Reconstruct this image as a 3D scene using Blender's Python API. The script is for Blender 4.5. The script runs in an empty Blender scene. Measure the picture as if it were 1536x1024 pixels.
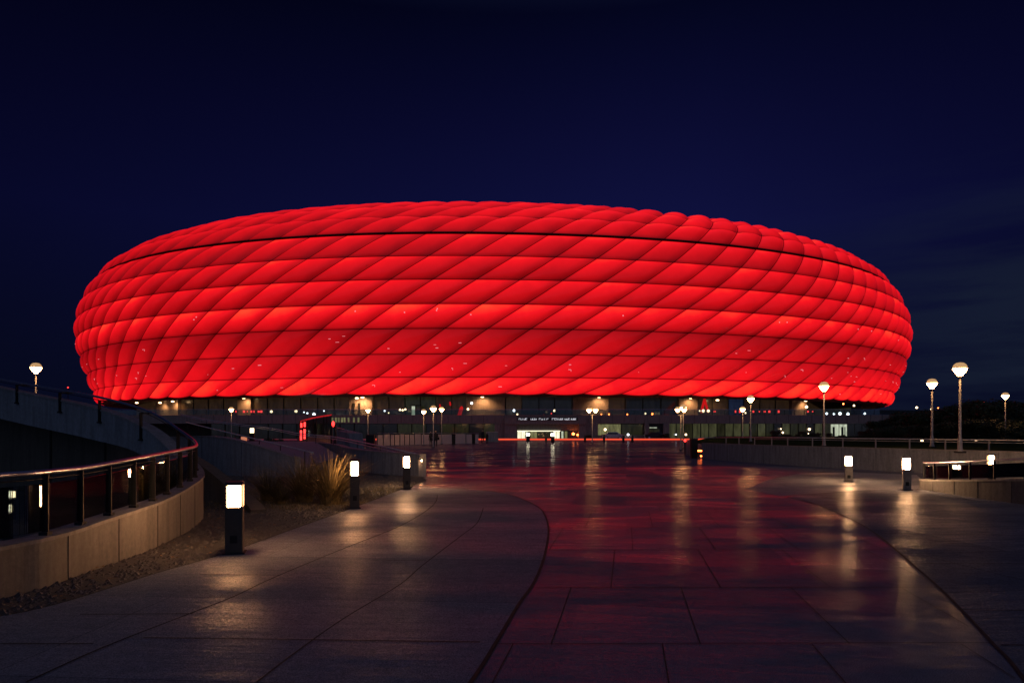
import bpy, bmesh, math, random
from mathutils import Vector, Matrix
R = math.radians
scene = bpy.context.scene
COL = scene.collection
rnd = random.Random(7)

# ------------------------------------------------------------------ camera
F, HZ, EYE = 1024.0, 645.0, 1.75          # photo pixels (1536 wide), horizon row, eye height
cam_d = bpy.data.cameras.new("camera"); cam = bpy.data.objects.new("camera", cam_d); COL.objects.link(cam)
cam.location = (0, 0, EYE); cam.rotation_euler = (R(90), 0, 0)
cam_d.sensor_width = 36; cam_d.lens = 24; cam_d.shift_y = (HZ - 512) / 1536
cam_d.clip_start = 0.05; cam_d.clip_end = 4000
scene.camera = cam

def G(px, py, z=0.0):                      # a spot on level z seen in the photo
    Y = (EYE - z) * F / (py - HZ)
    return Vector(((px - 768) / F * Y, Y, z))
def A(px, py, Y):                          # a spot at a known distance
    return Vector(((px - 768) / F * Y, Y, EYE + (HZ - py) / F * Y))

# ------------------------------------------------------------------ mesh builder
class MB:
    def __init__(s): s.v = []; s.f = []; s.uv = None
    def quad(s, a, b, c, d):
        n = len(s.v); s.v += [Vector(a), Vector(b), Vector(c), Vector(d)]; s.f.append((n, n+1, n+2, n+3)); return s
    def box(s, c, size, rz=0.0, taper=1.0):
        n = len(s.v); hx, hy, hz = size[0]/2, size[1]/2, size[2]/2
        M = Matrix.Rotation(rz, 3, 'Z'); c = Vector(c)
        for z, t in ((-hz, 1.0), (hz, taper)):
            for x, y in ((-hx, -hy), (hx, -hy), (hx, hy), (-hx, hy)):
                s.v.append(c + M @ Vector((x*t, y*t, z)))
        for q in ((0,3,2,1), (4,5,6,7), (0,1,5,4), (1,2,6,5), (2,3,7,6), (3,0,4,7)):
            s.f.append(tuple(n+k for k in q))
        return s
    def tube(s, path, r, seg=8, cap=True):
        path = [Vector(p) for p in path]; n0 = len(s.v); m = len(path)
        for i, p in enumerate(path):
            t = (path[min(i+1, m-1)] - path[max(i-1, 0)]).normalized()
            up = Vector((0, 0, 1)) if abs(t.z) < .9 else Vector((1, 0, 0))
            a = t.cross(up).normalized(); b = a.cross(t)
            rr = r[i] if isinstance(r, (list, tuple)) else r
            for k in range(seg):
                an = 2*math.pi*k/seg; s.v.append(p + a*math.cos(an)*rr + b*math.sin(an)*rr)
        for i in range(m-1):
            for k in range(seg):
                k2 = (k+1) % seg
                s.f.append((n0+i*seg+k, n0+i*seg+k2, n0+(i+1)*seg+k2, n0+(i+1)*seg+k))
        if cap:
            s.f.append(tuple(n0+k for k in range(seg))); s.f.append(tuple(n0+(m-1)*seg+k for k in reversed(range(seg))))
        return s
    def lathe(s, prof, c=(0,0,0), seg=20):
        return s.tube([Vector(c)+Vector((0,0,z)) for r, z in prof], [max(r, .0005) for r, z in prof], seg)
    def wall(s, bot, top, th, side=1):      # a thick wall between two polylines, thickness to one side
        n = len(bot); off = []
        for i in range(n):
            t = Vector(bot[min(i+1, n-1)]) - Vector(bot[max(i-1, 0)]); t.z = 0; t.normalize()
            off.append(Vector((-t.y, t.x, 0))*th*side)
        k0 = len(s.v)
        for i in range(n):
            b, t = Vector(bot[i]), Vector(top[i]); s.v += [b, t, t+off[i], b+off[i]]
        for i in range(n-1):
            for q in range(4):
                a = k0+i*4+q; b = k0+i*4+(q+1) % 4; s.f.append((a, b, b+4, a+4))
        s.f.append((k0, k0+3, k0+2, k0+1)); e = k0+(n-1)*4; s.f.append((e, e+1, e+2, e+3))
        return s
    def strip(s, pts, w, z):                # a flat ribbon following a line on the ground
        n = len(pts); k0 = len(s.v)
        for i in range(n):
            p = Vector(pts[i]); t = Vector(pts[min(i+1, n-1)]) - Vector(pts[max(i-1, 0)]); t.z = 0; t.normalize()
            o = Vector((-t.y, t.x, 0))*w/2
            a, b = p+o, p-o; a.z = b.z = z; s.v += [a, b]
        for i in range(n-1): s.f.append((k0+2*i, k0+2*i+1, k0+2*i+3, k0+2*i+2))
        return s
    def build(s, name, m, parent=None, smooth=False, bevel=0, fix=True):
        me = bpy.data.meshes.new(name); me.from_pydata([tuple(v) for v in s.v], [], s.f); me.update()
        if fix:
            bm = bmesh.new(); bm.from_mesh(me); bmesh.ops.recalc_face_normals(bm, faces=bm.faces); bm.to_mesh(me); bm.free()
        if smooth:
            for p in me.polygons: p.use_smooth = True
        me.materials.append(m)
        o = bpy.data.objects.new(name, me); COL.objects.link(o)
        if parent: o.parent = parent
        if bevel:
            b = o.modifiers.new("bevel", 'BEVEL'); b.width = bevel; b.segments = 2; b.limit_method = 'ANGLE'
        return o

def tag(o, label=None, cat=None, group=None, kind=None):
    if label: o["label"] = label
    if cat: o["category"] = cat
    if group: o["group"] = group
    if kind: o["kind"] = kind
    return o
def thing(name, label, cat, loc=(0,0,0), rz=0.0, group=None):
    o = bpy.data.objects.new(name, None); COL.objects.link(o); o.location = loc; o.rotation_euler = (0, 0, rz)
    o.empty_display_size = .2
    return tag(o, label, cat, group)
def dup(root, loc, label, rz=0.0, scale=None):
    r = root.copy(); COL.objects.link(r); r.location = loc; r.rotation_euler = (0, 0, rz); r["label"] = label
    if scale: r.scale = scale
    for ch in list(root.children):
        c = ch.copy(); COL.objects.link(c); c.parent = r
        for g in list(ch.children):
            d = g.copy(); COL.objects.link(d); d.parent = c
    return r
def smooth_line(pts, n=6):
    P = [Vector(p) for p in pts]; out = []
    for i in range(len(P)-1):
        p0, p1, p2, p3 = P[max(i-1, 0)], P[i], P[i+1], P[min(i+2, len(P)-1)]
        for k in range(n):
            t = k/n
            out.append(.5*((2*p1)+(p2-p0)*t+(2*p0-5*p1+4*p2-p3)*t*t+(3*p1-p0-3*p2+p3)*t**3))
    out.append(P[-1]); return out

# ------------------------------------------------------------------ materials
def newmat(name):
    m = bpy.data.materials.new(name); m.use_nodes = True
    nt = m.node_tree; return m, nt, nt.nodes["Principled BSDF"]
def N(nt, t, **kw):
    n = nt.nodes.new(t)
    for k, v in kw.items():
        if k in n.inputs: n.inputs[k].default_value = v
        else: setattr(n, k, v)
    return n
def mathn(nt, op, a, b=None, clamp=False):
    n = nt.nodes.new('ShaderNodeMath'); n.operation = op; n.use_clamp = clamp
    for i, x in enumerate((a, b)):
        if x is None: continue
        if isinstance(x, (int, float)): n.inputs[i].default_value = x
        else: nt.links.new(x, n.inputs[i])
    return n.outputs[0]
def mixc(nt, fac, a, b, blend='MIX'):
    n = nt.nodes.new('ShaderNodeMix'); n.data_type = 'RGBA'; n.blend_type = blend
    for i, x in ((0, fac), (6, a), (7, b)):
        if isinstance(x, (int, float)): n.inputs[i].default_value = x
        elif isinstance(x, tuple): n.inputs[i].default_value = (*x[:3], 1)
        else: nt.links.new(x, n.inputs[i])
    return n.outputs[2]
def maprange(nt, x, a, b, c, d):
    n = nt.nodes.new('ShaderNodeMapRange'); nt.links.new(x, n.inputs[0])
    for i, v in enumerate((a, b, c, d)): n.inputs[i+1].default_value = v
    return n.outputs[0]

def plain(name, col, rough=.6, metal=0.0, noise=.25, scale=4.0, bump=.0, spec=.5, bscale=60):
    m, nt, b = newmat(name)
    tc = N(nt, 'ShaderNodeTexCoord')
    no = N(nt, 'ShaderNodeTexNoise', Scale=scale, Detail=6.0); nt.links.new(tc.outputs['Object'], no.inputs['Vector'])
    f = maprange(nt, no.outputs[0], .3, .7, 0, 1)
    c = mixc(nt, f, tuple(x*(1-noise) for x in col), tuple(min(1, x*(1+noise)) for x in col))
    nt.links.new(c, b.inputs['Base Color'])
    nt.links.new(maprange(nt, no.outputs[0], .3, .7, max(.02, rough*.85), min(1, rough*1.15)), b.inputs['Roughness'])
    b.inputs['Metallic'].default_value = metal; b.inputs['Specular IOR Level'].default_value = spec
    if bump:
        n2 = N(nt, 'ShaderNodeTexNoise', Scale=float(bscale), Detail=4.0); nt.links.new(tc.outputs['Object'], n2.inputs['Vector'])
        bp = N(nt, 'ShaderNodeBump', Strength=bump, Distance=.01); nt.links.new(n2.outputs[0], bp.inputs['Height'])
        nt.links.new(bp.outputs[0], b.inputs['Normal'])
    return m
def glow(name, col, strength, base=(.8,.8,.8), sample=True):
    m, nt, b = newmat(name)
    b.inputs['Base Color'].default_value = (*base, 1); b.inputs['Roughness'].default_value = .4
    b.inputs['Emission Color'].default_value = (*col, 1); b.inputs['Emission Strength'].default_value = strength
    if not sample: m.cycles.emission_sampling = 'NONE'
    return m

def paving(name, c1, c2, rot, bw, rh, mortar, r0, r1, bump=.25, ds=1.0, sp=.5, offset=.37, streak=.5, dist=.006):
    m, nt, b = newmat(name)
    tc = N(nt, 'ShaderNodeTexCoord')
    mp = N(nt, 'ShaderNodeMapping'); mp.inputs['Rotation'].default_value = (0, 0, rot); nt.links.new(tc.outputs['Object'], mp.inputs[0])
    # wobble so no joint is ruler straight
    br = N(nt, 'ShaderNodeTexBrick', Scale=1.0, offset=offset, squash=1.35, squash_frequency=3)
    br.inputs['Color1'].default_value = (0,0,0,1); br.inputs['Color2'].default_value = (1,1,1,1)
    br.inputs['Mortar Size'].default_value = mortar; br.inputs['Mortar Smooth'].default_value = .1
    br.inputs['Brick Width'].default_value = bw; br.inputs['Row Height'].default_value = rh; br.inputs['Mortar'].default_value = (.5,.5,.5,1)
    nt.links.new(mp.outputs[0], br.inputs['Vector'])
    big = N(nt, 'ShaderNodeTexNoise', Scale=.55*ds, Detail=5.0, Roughness=.6); nt.links.new(tc.outputs['Object'], big.inputs['Vector'])
    mid = N(nt, 'ShaderNodeTexNoise', Scale=7.0, Detail=6.0, Roughness=.65); nt.links.new(tc.outputs['Object'], mid.inputs['Vector'])
    fine = N(nt, 'ShaderNodeTexNoise', Scale=110.0, Detail=3.0); nt.links.new(tc.outputs['Object'], fine.inputs['Vector'])
    ms = N(nt, 'ShaderNodeMapping'); ms.inputs['Scale'].default_value = (.5, 5.0, 1); nt.links.new(mp.outputs[0], ms.inputs[0])
    st = N(nt, 'ShaderNodeTexNoise', Scale=2.2, Detail=5.0, Roughness=.6); nt.links.new(ms.outputs[0], st.inputs['Vector'])
    f = mathn(nt, 'ADD', mathn(nt, 'MULTIPLY', br.outputs['Color'], .45), mathn(nt, 'MULTIPLY', maprange(nt, mid.outputs[0], .3, .7, 0, 1), .55))
    c = mixc(nt, f, c1, c2)
    sp_ = maprange(nt, fine.outputs[0], .35, .65, .55, 1.4)
    c = mixc(nt, 1.0, c, sp_, 'MULTIPLY')
    c = mixc(nt, br.outputs['Fac'], c, (.012, .012, .014))
    nt.links.new(c, b.inputs['Base Color'])
    rr = mathn(nt, 'ADD', mathn(nt, 'MULTIPLY', maprange(nt, big.outputs[0], .32, .68, 0, 1), .55), mathn(nt, 'MULTIPLY', br.outputs['Color'], .25))
    rr = mathn(nt, 'ADD', rr, mathn(nt, 'MULTIPLY', maprange(nt, st.outputs[0], .35, .65, 0, 1), .3))
    rr = maprange(nt, rr, .1, 1.0, r0, r1)
    rr = mathn(nt, 'MAXIMUM', rr, mathn(nt, 'MULTIPLY', br.outputs['Fac'], .9))
    nt.links.new(rr, b.inputs['Roughness'])
    b.inputs['Specular IOR Level'].default_value = 0
    peb = N(nt, 'ShaderNodeTexNoise', Scale=34.0, Detail=3.0, Roughness=.7); nt.links.new(tc.outputs['Object'], peb.inputs['Vector'])
    h = mathn(nt, 'ADD', mathn(nt, 'ADD', mathn(nt, 'MULTIPLY', fine.outputs[0], .4), mathn(nt, 'MULTIPLY', peb.outputs[0], .9)), mathn(nt, 'MULTIPLY', st.outputs[0], streak*5))
    h = mathn(nt, 'SUBTRACT', h, mathn(nt, 'MULTIPLY', br.outputs['Fac'], 1.5))
    bp = N(nt, 'ShaderNodeBump', Strength=bump, Distance=dist); nt.links.new(h, bp.inputs['Height']); nt.links.new(bp.outputs[0], b.inputs['Normal'])
    gl = N(nt, 'ShaderNodeBsdfGlossy'); nt.links.new(rr, gl.inputs['Roughness']); nt.links.new(bp.outputs[0], gl.inputs['Normal'])
    fr = N(nt, 'ShaderNodeFresnel', IOR=1.33)
    pm = N(nt, 'ShaderNodeMapping'); pm.inputs['Scale'].default_value = (.45, 1.0, 1); nt.links.new(tc.outputs['Object'], pm.inputs[0])
    pn = N(nt, 'ShaderNodeTexNoise', Scale=.62, Detail=6.0, Roughness=.68); nt.links.new(pm.outputs[0], pn.inputs['Vector'])
    w_ = mathn(nt, 'MULTIPLY', maprange(nt, pn.outputs[0], .38, .66, .15, 2.1), maprange(nt, br.outputs['Color'], 0, 1, .6, 1.4))
    w_ = mathn(nt, 'MULTIPLY', w_, maprange(nt, st.outputs[0], .35, .65, .5, 1.5))
    w_ = mathn(nt, 'MULTIPLY', w_, maprange(nt, peb.outputs[0], .38, .64, .12, 2.2))
    fac = mathn(nt, 'MULTIPLY', mathn(nt, 'MULTIPLY', fr.outputs[0], w_), sp, clamp=True)
    fac = mathn(nt, 'MULTIPLY', fac, mathn(nt, 'SUBTRACT', 1.0, br.outputs['Fac']))
    mx = N(nt, 'ShaderNodeMixShader'); nt.links.new(fac, mx.inputs[0]); nt.links.new(b.outputs[0], mx.inputs[1]); nt.links.new(gl.outputs[0], mx.inputs[2])
    nt.links.new(mx.outputs[0], nt.nodes["Material Output"].inputs[0])
    return m

def concrete(name, col, panel=1.2, stain=.35, rough=.75):
    # cast concrete with soft vertical run-off streaks and pores
    m, nt, b = newmat(name)
    tc = N(nt, 'ShaderNodeTexCoord')
    mp = N(nt, 'ShaderNodeMapping'); mp.inputs['Scale'].default_value = (3, 3, .35); nt.links.new(tc.outputs['Object'], mp.inputs[0])
    s = N(nt, 'ShaderNodeTexNoise', Scale=2.5, Detail=6.0, Roughness=.6); nt.links.new(mp.outputs[0], s.inputs['Vector'])
    n1 = N(nt, 'ShaderNodeTexNoise', Scale=14.0, Detail=8.0, Roughness=.7); nt.links.new(tc.outputs['Object'], n1.inputs['Vector'])
    c = mixc(nt, maprange(nt, s.outputs[0], .35, .65, 0, 1), tuple(x*(1-stain) for x in col), col)
    c = mixc(nt, 1.0, c, maprange(nt, n1.outputs[0], .3, .7, .75, 1.2), 'MULTIPLY')
    nt.links.new(c, b.inputs['Base Color']); b.inputs['Roughness'].default_value = rough
    bp = N(nt, 'ShaderNodeBump', Strength=.35, Distance=.008); nt.links.new(n1.outputs[0], bp.inputs['Height']); nt.links.new(bp.outputs[0], b.inputs['Normal'])
    return m

M = {}
M['plaza'] = paving("plaza_granite", (.10,.11,.14), (.19,.20,.24), R(9.5), 1.3, 2.3, .0, .13, .31, bump=.38, sp=.26, dist=.003)
M['plaza_far'] = paving("far_plaza_stone", (.09,.09,.125), (.16,.155,.21), R(9.5), 2.6, 2.3, .0, .05, .17, bump=.2, sp=.20, dist=.003)
M['walk'] = paving("walk_asphalt_concrete", (.115,.13,.16), (.205,.225,.265), R(4), 11.0, 2.3, .0025, .24, .46, bump=.8, sp=.17, dist=.006)
M['side'] = paving("side_path_granite", (.08,.094,.12), (.145,.163,.20), R(-8), 5.2, 2.2, .004, .22, .42, bump=.8, sp=.16, dist=.006)
M['joint'] = plain("joint_gap", (.008,.008,.009), .9, noise=.2)
M['ground'] = plain("dark_lawn", (.02,.03,.014), 1.0, noise=.5, scale=1.5, bump=.6, bscale=20, spec=0)
M['soil'] = plain("gravel_soil", (.045,.043,.041), .9, noise=.5, scale=3, bump=1.0, bscale=35)
M['pebble'] = plain("pebble", (.072,.068,.065), .8, noise=.5, scale=9)
M['asphalt'] = plain("service_asphalt", (.035,.036,.04), .8, noise=.3, scale=2, bump=.4)
M['conc'] = concrete("parapet_concrete", (.18,.172,.165))
M['conc_d'] = concrete("ramp_concrete", (.24,.26,.29), rough=.9)
M['conc_f'] = concrete("darkened_parapet_concrete", (.12,.118,.12), rough=.9)  # toned darker to offset the bollard light on the front parapet
M['conc_w'] = concrete("podium_concrete", (.30,.23,.20), rough=.9)
M['cap'] = concrete("coping_concrete", (.25,.25,.255))
M['brownwall'] = concrete("brown_shuttered_wall", (.10,.09,.07))
M['steel'] = plain("brushed_rail_steel", (.48,.50,.66), .33, metal=1.0, noise=.08, scale=12)
M['post'] = plain("dark_powder_coat", (.016,.017,.020), .6, noise=.2, spec=.15)
M['railp'] = plain("pale_rail_paint", (.55,.56,.58), .4, metal=.2, noise=.1)
M['pole'] = plain("grey_lamp_pole", (.26,.27,.28), .45, metal=.3, noise=.15)
M['bollard'] = plain("charcoal_bollard", (.032,.031,.03), .6, noise=.3, scale=9, bump=.2)
M['bollard_l'] = plain("concrete_bollard", (.16,.155,.15), .65, noise=.3, scale=9, bump=.3)
M['core'] = glow("bollard_light", (1, .46, .19), 125, sample=True)
M['core2'] = glow("bollard_light_soft", (1, .52, .24), 270)
M['bulb'] = glow("lamp_bowl_light", (1, .46, .16), 50)
M['bulb_top'] = glow("lamp_dome_light", (1, .58, .25), .50, base=(.5,.36,.2), sample=False)
M['down'] = glow("downlight_glow", (1, .62, .3), 9, sample=False)
M['white'] = glow("white_light", (.85, .9, 1), 5, sample=False)
M['warm'] = glow("warm_light", (1, .68, .38), 5, sample=False)
M['redl'] = glow("red_light", (1, .03, .02), 3.5, sample=False)
M['orangel'] = glow("orange_signal", (1, .16, .03), 14)
M['door_l'] = glow("door_light", (1, .93, .62), 1.6)
M['strip'] = glow("strip_light", (1, .90, .62), 14)
M['signl'] = glow("sign_light", (.9, .93, 1), .6, sample=False)
M['glint'] = glow("cushion_glint", (1, .30, .33), .8, sample=False)
M['black'] = plain("black_board", (.01,.01,.011), .5)
M['red_paint'] = plain("red_painted_steel", (.5,.012,.012), .4)
M['redglow'] = glow("red_strut_lit", (.75,.01,.012), .55, base=(.4,.02,.02), sample=False)  # red light on struts and rim rail put in as emission
M['mauve'] = concrete("hoarding_panel", (.72,.58,.54), stain=.1)
M['litpave'] = plain("brightened_forecourt_paving", (.62,.55,.5), .6, noise=.12)  # paler tone stands for paving lit bright under the facade
M['foliage'] = plain("foliage", (.035,.05,.022), .7, noise=.5, scale=1.2)
M['bark'] = plain("bark", (.06,.045,.035), .9, noise=.4, bump=.6, bscale=15)
M['cloth'] = plain("dark_cloth", (.015,.016,.02), .9)
M['skin'] = plain("skin", (.42,.26,.19), .6, noise=.08)
M['hair'] = plain("hair", (.30,.24,.17), .8)

def dimglass(name, col, e, base=(.02,.022,.022), rough=.08):
    # a glazed bay with curtains and a faintly lit room behind
    m, nt, b = newmat(name)
    tc = N(nt, 'ShaderNodeTexCoord'); n = N(nt, 'ShaderNodeTexNoise', Scale=.35, Detail=5.0, Roughness=.65)
    mp = N(nt, 'ShaderNodeMapping'); mp.inputs['Scale'].default_value = (6, 1, 1.3); nt.links.new(tc.outputs['Object'], mp.inputs[0])
    nt.links.new(mp.outputs[0], n.inputs['Vector'])
    b.inputs['Base Color'].default_value = (*base, 1); b.inputs['Roughness'].default_value = rough
    b.inputs['Emission Color'].default_value = (*col, 1)
    nt.links.new(maprange(nt, n.outputs[0], .3, .7, e*.35, e*1.3), b.inputs['Emission Strength'])
    m.cycles.emission_sampling = 'NONE'
    return m
M['g_dark'] = dimglass("dark_glazing", (.5,.48,.5), .010)
M['g_brown'] = dimglass("brown_glazing", (.8,.42,.2), .022, base=(.05,.035,.025), rough=.2)
M['g_green'] = dimglass("green_lit_glazing", (.55,.55,.25), .085)
M['g_dimgreen'] = dimglass("dim_green_glazing", (.5,.48,.2), .03)
M['g_bright'] = dimglass("bright_glazing", (.85,.95,.7), .6)
M['g_yellow'] = dimglass("yellow_glazing", (.75,.72,.3), .22)
M['g_blue'] = dimglass("blue_glazing", (.2,.35,.9), .03)
M['g_door'] = dimglass("lit_door_glazing", (1,.95,.65), 1.3)

def railglass():
    m, nt, b = newmat("rail_glass"); out = nt.nodes["Material Output"]
    tr = N(nt, 'ShaderNodeBsdfTransparent'); tr.inputs[0].default_value = (.62,.68,.68,1)
    gl = N(nt, 'ShaderNodeBsdfGlossy'); gl.inputs['Roughness'].default_value = .02; gl.inputs['Color'].default_value = (.9,.95,1,1)
    fr = N(nt, 'ShaderNodeFresnel', IOR=1.5); mx = N(nt, 'ShaderNodeMixShader')
    nt.links.new(fr.outputs[0], mx.inputs[0]); nt.links.new(tr.outputs[0], mx.inputs[1]); nt.links.new(gl.outputs[0], mx.inputs[2])
    nt.links.new(mx.outputs[0], out.inputs[0]); return m
M['glass'] = railglass()

# ------------------------------------------------------------------ world: late dusk
w = bpy.data.worlds.new("World"); scene.world = w; w.use_nodes = True
nt = w.node_tree; bg = nt.nodes["Background"]
tc = N(nt, 'ShaderNodeTexCoord'); sx = N(nt, 'ShaderNodeSeparateXYZ'); nt.links.new(tc.outputs['Generated'], sx.inputs[0])
ramp = nt.nodes.new('ShaderNodeValToRGB'); cr = ramp.color_ramp
stops = [(0.0, (.0042,.0062,.0220)), (.10, (.0046,.0064,.0310)), (.27, (.0050,.0060,.0470)), (.40, (.0032,.0036,.0290)), (.52, (.0012,.0017,.0125)), (.75, (.017,.027,.062)), (1.0, (.028,.043,.092))]  # last two stops: unseen overhead sky, raised as blue fill
cr.elements[0].position = 0; cr.elements[0].color = (*stops[0][1], 1); cr.elements[1].position = 1; cr.elements[1].color = (*stops[-1][1], 1)
for p, c in stops[1:-1]:
    e = cr.elements.new(p); e.color = (*c, 1)
nt.links.new(sx.outputs[2], ramp.inputs[0])
az = maprange(nt, sx.outputs[0], -.62, .15, .42, 1.0)
az = mathn(nt, 'MULTIPLY', az, maprange(nt, sx.outputs[0], .25, .62, 1.0, .55))
col = mixc(nt, 1.0, ramp.outputs[0], az, 'MULTIPLY')
# thin cloud banks low on the right
mp = N(nt, 'ShaderNodeMapping'); mp.inputs['Scale'].default_value = (1.6, 1.6, 13); nt.links.new(tc.outputs['Generated'], mp.inputs[0])
cl = N(nt, 'ShaderNodeTexNoise', Scale=1.9, Detail=6.0, Roughness=.55); nt.links.new(mp.outputs[0], cl.inputs['Vector'])
side = maprange(nt, sx.outputs[0], .30, .58, 0, 1); low = maprange(nt, sx.outputs[2], .34, .16, 0, 1)
cm = mathn(nt, 'MULTIPLY', mathn(nt, 'MULTIPLY', side, low), maprange(nt, cl.outputs[0], .42, .62, 0, 1))
col = mixc(nt, mathn(nt, 'MULTIPLY', cm, .55), col, (.0105, .0165, .0330))
# afterglow put in behind the camera, out of view, to lift walls and ground
back = maprange(nt, sx.outputs[1], .0, -1.0, 0, 1)
col = mixc(nt, back, col, (.080, .104, .185))
nt.links.new(col, bg.inputs[0]); bg.inputs[1].default_value = 1.0

# ------------------------------------------------------------------ stadium shell
SA, SB, SN, SXC, SROT = 129.3, 104.4, 2.125, -3.1, 0.099
HH = [9.26, 12.48, 16.96, 21.85, 26.57, 31.38, 36.32, 41.46, 46.2, 50.1, 53.2, 55.6]
DD = [6.0, 4.9, 3.4, 1.9, 1.05, 1.1, 2.4, 5.1, 9.5, 16.0, 23.5, 31.3]
NC, SHIFT = 99, .87
def sell(th, d):
    c, s = math.cos(th), math.sin(th); a, b = SA-d, SB-d
    x = a*math.copysign(abs(c)**(2/SN), c); y = b*math.copysign(abs(s)**(2/SN), s)
    return x*math.cos(SROT)-y*math.sin(SROT), x*math.sin(SROT)+y*math.cos(SROT)
_tab = []; _L = 0.0; _n = 4000; _p = sell(-math.pi/2, 0)
_ymin = min(sell(2*math.pi*i/_n, 1.0)[1] for i in range(_n)); SYC = 134 - _ymin
for i in range(_n+1):
    q = sell(-math.pi/2 + 2*math.pi*i/_n, 0); _L += math.dist(_p, q); _tab.append(_L); _p = q
import bisect
def th_of(s):
    s = s % 1.0; q = min(max((s-.42)/.16, 0), 1)
    s = s-.0108*(math.erf((s-.125)/.07)+1)+.0216*q*q*(3-2*q)+.15*math.sin(4*math.pi*s)/(4*math.pi)
    s = (s % 1.0)*_L; i = min(max(bisect.bisect_left(_tab, s), 1), _n)
    f = (s-_tab[i-1])/max(1e-9, _tab[i]-_tab[i-1]); return -math.pi/2 + 2*math.pi*(i-1+f)/_n
def cub(T, x):
    i = min(int(x), len(T)-2) if x >= 0 else 0; t = x-i
    p1, p2 = T[i], T[i+1]; p0 = T[i-1] if i else 2*p1-p2; p3 = T[i+2] if i+2 < len(T) else 2*p2-p1
    return .5*((2*p1)+(p2-p0)*t+(2*p0-5*p1+4*p2-p3)*t*t+(3*p1-p0-3*p2+p3)*t**3)
def SP(s, r):
    x, y = sell(th_of(s), cub(DD, r)); return Vector((x+SXC, y+SYC, cub(HH, r)))
def SNrm(s, r):
    e = .002; a = SP(s+e, r)-SP(s-e, r); b = SP(s, r+.05)-SP(s, r-.05); return a.cross(b).normalized()

def facade_mat():
    m, nt, b = newmat("backlit_red_foil")
    uv = N(nt, 'ShaderNodeUVMap'); uv.uv_map = "cell"; su = N(nt, 'ShaderNodeSeparateXYZ'); nt.links.new(uv.outputs[0], su.inputs[0])
    lv = N(nt, 'ShaderNodeUVMap'); lv.uv_map = "lamps"; sl = N(nt, 'ShaderNodeSeparateXYZ'); nt.links.new(lv.outputs[0], sl.inputs[0])
    u, v = su.outputs[0], su.outputs[1]; top, bot = sl.outputs[0], sl.outputs[1]
    # head-to-foot gradient and seam shading painted into each cushion's emission
    g = mathn(nt, 'ADD', mathn(nt, 'MULTIPLY', top, v), mathn(nt, 'MULTIPLY', bot, mathn(nt, 'SUBTRACT', 1.0, v)))
    fall = mathn(nt, 'SUBTRACT', 1.0, mathn(nt, 'MULTIPLY', mathn(nt, 'POWER', u, 2.0), .20))
    g = mathn(nt, 'MULTIPLY', g, fall)
    eu = mathn(nt, 'MULTIPLY', mathn(nt, 'MULTIPLY', u, mathn(nt, 'SUBTRACT', 1.0, u)), 4.0)
    ev = mathn(nt, 'MULTIPLY', mathn(nt, 'MULTIPLY', v, mathn(nt, 'SUBTRACT', 1.0, v)), 4.0)
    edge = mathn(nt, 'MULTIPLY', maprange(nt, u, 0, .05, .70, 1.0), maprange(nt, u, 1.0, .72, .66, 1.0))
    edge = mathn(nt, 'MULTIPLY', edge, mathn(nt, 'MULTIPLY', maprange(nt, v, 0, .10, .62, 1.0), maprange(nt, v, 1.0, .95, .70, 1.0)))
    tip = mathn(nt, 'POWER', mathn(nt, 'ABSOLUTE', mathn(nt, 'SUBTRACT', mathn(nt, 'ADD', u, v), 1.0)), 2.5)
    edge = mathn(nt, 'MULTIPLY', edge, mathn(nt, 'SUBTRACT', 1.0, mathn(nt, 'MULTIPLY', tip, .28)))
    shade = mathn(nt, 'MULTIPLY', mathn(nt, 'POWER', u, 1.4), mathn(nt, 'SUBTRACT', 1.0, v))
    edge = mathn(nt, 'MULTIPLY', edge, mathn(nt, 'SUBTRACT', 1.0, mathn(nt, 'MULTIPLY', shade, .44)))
    g = mathn(nt, 'MULTIPLY', g, edge)
    tc = N(nt, 'ShaderNodeTexCoord'); no = N(nt, 'ShaderNodeTexNoise', Scale=.16, Detail=5.0, Roughness=.6); nt.links.new(tc.outputs['Object'], no.inputs['Vector'])
    g = mathn(nt, 'MULTIPLY', g, maprange(nt, no.outputs[0], .3, .7, .88, 1.12))
    c = mixc(nt, maprange(nt, g, .95, 1.35, 0, 1), (1, .007, .013), (1, .045, .018))
    nt.links.new(c, b.inputs['Emission Color'])
    nt.links.new(mathn(nt, 'MULTIPLY', g, 1.0), b.inputs['Emission Strength'])
    b.inputs['Base Color'].default_value = (.10,.008,.01,1); b.inputs['Roughness'].default_value = .38
    b.inputs['Specular IOR Level'].default_value = .3; b.inputs['Coat Weight'].default_value = .1; b.inputs['Coat Roughness'].default_value = .08
    m.cycles.emission_sampling = 'FRONT'
    return m
M['facade'] = facade_mat()
M['seam'] = plain("seam_frame", (.008,.003,.003), .8, spec=.1)
M['gutter'] = plain("gutter_metal", (.025,.008,.01), .35, metal=.4)

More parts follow.
